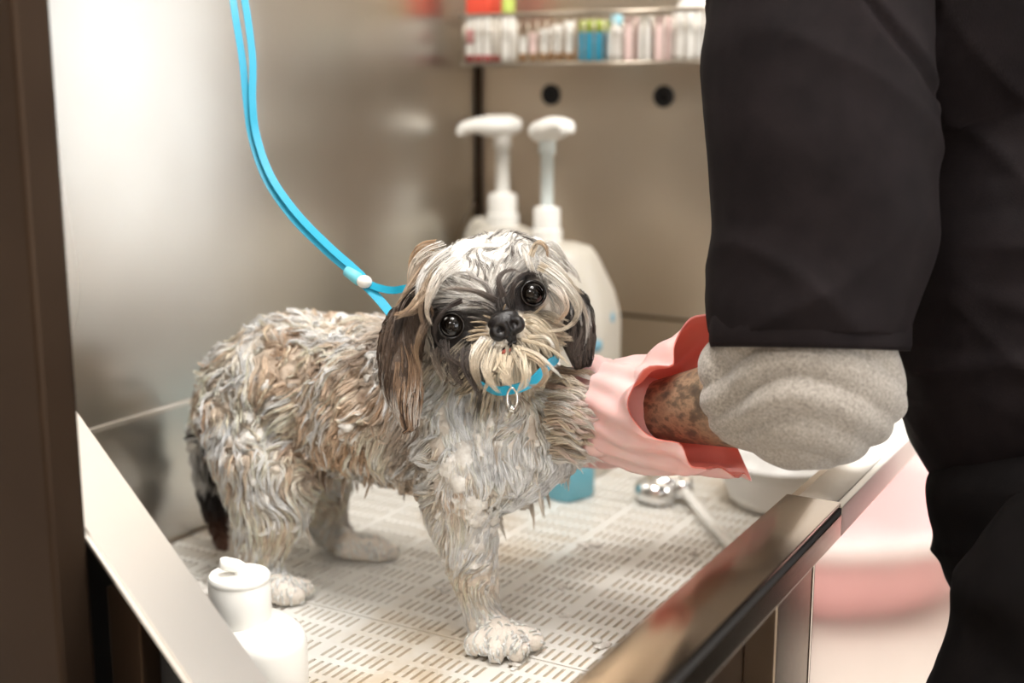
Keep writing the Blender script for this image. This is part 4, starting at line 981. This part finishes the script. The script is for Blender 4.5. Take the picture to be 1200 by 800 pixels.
chain(bm, [(at(1215, 120, 1.31), .15), (at(1085, -30, 1.22), .115), (at(1000, -150, 1.16), .09)], .2, 3)
jm = remesh(bm, .0045, 12); c = co_of(jm); n = no_of(jm)
arm = segd(c, SHL, EL); isarm = sstep(.125, .10, arm)*(pxy(c)[:, 0] < 1100)
AX = (EL-SHL).normalized(); s2 = pxy(c)
f = .0085*folds(c, AX*.8+RT*.7, 11, 3, 2.0, .05)+.0042*folds(c, AX+RT*-.7-FW*.4, 20, 14, 2.2)
f2 = .013*folds(c, V((.4, .1, 1)), 11, 31, 2.0, .06)+.006*folds(c, V((.6, 0, .7)), 22, 5, 2.4, .04)
d = f*isarm+f2*(1-isarm)
# armhole seam, a groove from the shoulder down to the armpit and the side seam of the yoke
sp = [(1008, -8), (1040, 40), (1072, 85), (1098, 132), (1100, 160)]
sd = np.full(len(c), 1e3)
for a, b in zip(sp, sp[1:]):
    a = np.array(a, float); b = np.array(b, float); t = np.clip(((s2-a)@(b-a))/((b-a)@(b-a)), 0, 1); sd = np.minimum(sd, np.linalg.norm(s2-(a+t[:, None]*(b-a)), axis=1))
d -= .006*np.exp(-(sd/4.5)**2)
c = c+n*d[:, None]
# flat hem at the elbow
he = np.array(at(945, 392, 1.115)); ax = np.array(AX); along = (c-he)@ax; m = (segd(c, SHL, EL) < .14) & (along > 0) & (s2[:, 0] < 1095); 
c[m] -= np.outer(along[m], ax)
set_co(jm, c)
bmj = bmesh.new(); bmj.from_mesh(jm)
kill = [v for v in bmj.verts if m[v.index] and (V(he)-v.co).length < .066]
bmesh.ops.delete(bmj, geom=kill, context='VERTS'); bmj.to_mesh(jm); bmj.free()
jo = meobj('jacket', jm, 'jacket', per)
bm = bmesh.new(); cen = V(he)+AX*-.012; x_ = (RT-AX*RT.dot(AX)).normalized(); y_ = AX.cross(x_)
R = []
for k, (h, r) in enumerate(((-.016, .0838), (-.014, .0862), (.008, .0862), (.0125, .0845), (.012, .080), (-.006, .078))):
    R.append([bm.verts.new(V(he)+AX*h+(x_*math.cos(a)+y_*math.sin(a))*(r+.0016*math.sin(3*a+1)+.0008*math.sin(9*a))) for a in [2*math.pi*i/72 for i in range(72)]])
for A, B in zip(R, R[1:]):
    for i in range(72): bm.faces.new((A[i], A[(i+1) % 72], B[(i+1) % 72], B[i]))
obj('sleeve_hem', bm, 'jacket', jo)
# trousers
bm = bmesh.new()
for a, b, cc, dy in ((HLp, KL, FL, 0), (HRp, KR, FR, 0)):
    chain(bm, [(a+V((.015, 0, .02)), .112), (a.lerp(b, .3), .102), (a.lerp(b, .45), .096), (b, .088), (cc+V((.0, 0, .03)), .078)], .2, 3)
chain(bm, [(PEL+V((.0, -.04, .0)), .125), (PEL+V((.0, .05, .0)), .125)], .2, 3)
tm = remesh(bm, .006, 6); c = co_of(tm); n = no_of(tm)
d = .013*folds(c, V((.35, .1, 1)), 17, 44, 2.0, .05)+.008*folds(c, V((-.5, 0, .9)), 31, 47, 2.2, .04)
set_co(tm, c+n*d[:, None]); meobj('trousers', tm, 'trousers', per)
for f_ in (FL, FR):
    bm = bmesh.new(); chain(bm, [(f_+V((.03, 0, -.035)), .048), (f_+V((-.06, 0, -.045)), .042), (f_+V((-.17, 0, -.055)), .034)], .2, 3)
    for v in bm.verts: v.co.z = max(v.co.z, .002)
    sm = remesh(bm, .005, 3); meobj('shoe', sm, 'shoe', per)
# grey rolled sweatshirt sleeve round the elbow
bm = bmesh.new()
chain(bm, [(at(942, 395, 1.115), .077), (at(946, 430, 1.115), .0785), (at(950, 455, 1.11), .074), (at(936, 464, 1.115), .068)], .12, 3)
chain(bm, [(at(946, 440, 1.115), .072), (at(918, 452, 1.125), .067), (at(892, 458, 1.135), .060)], .12, 3)
chain(bm, [(at(955, 470, 1.11), .056), (at(985, 455, 1.105), .058), (at(975, 478, 1.105), .050)], .12, 3)
gm = remesh(bm, .003, 6); c = co_of(gm); n = no_of(gm)
g_ = c-np.array(EL)+vnoise3(c, 8, 61)*.026; u_ = g_@np.array(RT); v_ = g_@np.array(UP)
ph_ = (v_+.35*u_+2.6*np.clip(u_+.02, -1, 0)**2*3+1.5*u_**2)/.034; wv_ = np.abs((ph_ % 1)*2-1); wv_ = 1-(1-wv_)**1.7
d = .0085*wv_*np.clip(.35+.9*vn(c, 13, 9), 0, 1.2)+.003*fbm(c, 30, 65, 2)-.004
# roll edge lines: grooves along arcs across the sleeve
FA = (WR-EL).normalized(); al = (c-np.array(EL))@np.array(FA)
c = c+n*d[:, None]; lim = .074; m = al > lim; c[m] -= np.outer(al[m]-lim, np.array(FA)); set_co(gm, c)
go = meobj('rolled_sleeve', gm, 'grey', per, label='light grey marl sleeve rolled at the elbow')
for off, r, wd in ((.070, .0545, .0075),):
    bm = bmesh.new(); ce = EL+FA*off+UP*.008; x_ = FA.orthogonal().normalized(); y_ = FA.cross(x_)
    pts = [ce+(x_*math.cos(a)+y_*math.sin(a))*(r+.001*math.sin(5*a)) for a in np.linspace(0, 2*math.pi, 65)]
    if off == .068:
        tube(bm, pts, [wd*.55]*65, 12, False); obj('cuff', bm, 'grey', go)
# ---- gloves
def glove(wrist, palm, tips, thumb, cuffdir, cuff, label, lining=True):
    g_bm = bmesh.new()
    chain(g_bm, [(wrist, .033), (wrist.lerp(palm, .5), .036), (palm, .035)], .15, 3)
    for path, r in tips: 
        P = catmull(path, 4); chain(g_bm, list(zip(P, interp([r*1.15, r*1.02, r, r*.86][:len(path)] if len(path) == 4 else [r]*len(path), 4))), .3, 2)
    P = catmull(thumb, 4); chain(g_bm, list(zip(P, interp([.014, .0125, .0115, .010], 4))), .3, 2)
    me = remesh(g_bm, .0022, 4); c = co_of(me); me2 = set_co(me, c+no_of(me)*(.0015*fbm(c, 60, 3, 2))[:, None])
    o = meobj('glove', me, 'glove', per, label=label)
    # flared cuff, open, double-walled with a salmon lining
    ce = [p for p, r in cuff]; rr = [r for p, r in cuff]
    P = catmull(ce, 10); Rr = interp(rr, 10); F = frames(P); N = 96
    for nm, mt, shrink in (('cuff', 'glove', 0), ('cuff_lining', 'glove_in', .0016)):
        bm = bmesh.new(); R = []
        for k, (p, r, (t, n_, b)) in enumerate(zip(P, Rr, F)):
            s = k/(len(P)-1); row = []
            for i in range(N):
                a = 2*math.pi*i/N
                fl = s*s*(.011*math.sin(3*a+1.1)+.007*math.sin(5*a+2.3+2*s))+.0035*math.sin(9*a+5*s)*s+.0022*math.sin(14*a-9*s)
                upv = max(0, (n_*math.cos(a)+b*math.sin(a)).dot(UP))
                rad = r+fl-shrink+.010*upv*s**3
                row.append(bm.verts.new(p+(n_*math.cos(a)+b*math.sin(a))*rad+t*(.016*s*s*math.sin(2*a+.6)+.006*s*math.sin(5*a))))
            R.append(row)
        for A, B in zip(R, R[1:]):
            for i in range(N): bm.faces.new((A[i], A[(i+1) % N], B[(i+1) % N], B[i]))
        obj(nm, bm, mt, o)
    return o
pc = at(712, 476, 1.262); FD = (pc-WR).normalized()
LT = at(690, 478, 1.262)
tips = []
# fingers reach round the raised leg: up over the far side, away from the camera
for k, (px, py) in enumerate(((726, 446), (712, 440), (699, 442), (690, 452))):
    a = at(px, py, 1.262); tips.append(([a, a-RT*.010+FW*.022+UP*.012, a-RT*.016+FW*.048+UP*.002, a-RT*.016+FW*.060-UP*.022], .0098-.0005*k))
glove(WR, pc+FW*.004, tips, [at(735, 500, 1.245), at(712, 520, 1.235), at(694, 520, 1.235), at(684, 506, 1.24)], None,
      [(at(718, 482, 1.262), .050), (at(745, 484, 1.245), .054), (at(775, 486, 1.225), .057), (at(805, 480, 1.205), .066), (at(826, 476, 1.19), .070)], 'pink rubber glove with a wide flared cuff holding the raised foreleg')
rp = WRR+(-RT)*.05
tips = [([rp+UP*(.018-.012*k), rp+UP*(.016-.012*k)-RT*.028, rp+UP*(.010-.012*k)-RT*.050, rp+UP*(.002-.012*k)-RT*.062+FW*.004], .0095) for k in range(4)]
glove(WRR, rp, tips, [rp-FW*.02-UP*.004, rp-FW*.034-RT*.018, rp-FW*.034-RT*.034, rp-FW*.03-RT*.044], None,
      [(WRR-RT*.01, .040), (WRR.lerp(ELR, .2), .045), (WRR.lerp(ELR, .4), .05)], 'pink rubber glove behind the other, fingertips under the dog\'s chest')
SC.view_settings.view_transform = 'Standard'; SC.view_settings.look = 'None'; SC.view_settings.gamma = 1; SC.view_settings.exposure = -0.24
SC.view_settings.use_curve_mapping = False
SC.cycles.use_denoising = True; SC.cycles.max_bounces = 8; SC.cycles.sample_clamp_indirect = 6
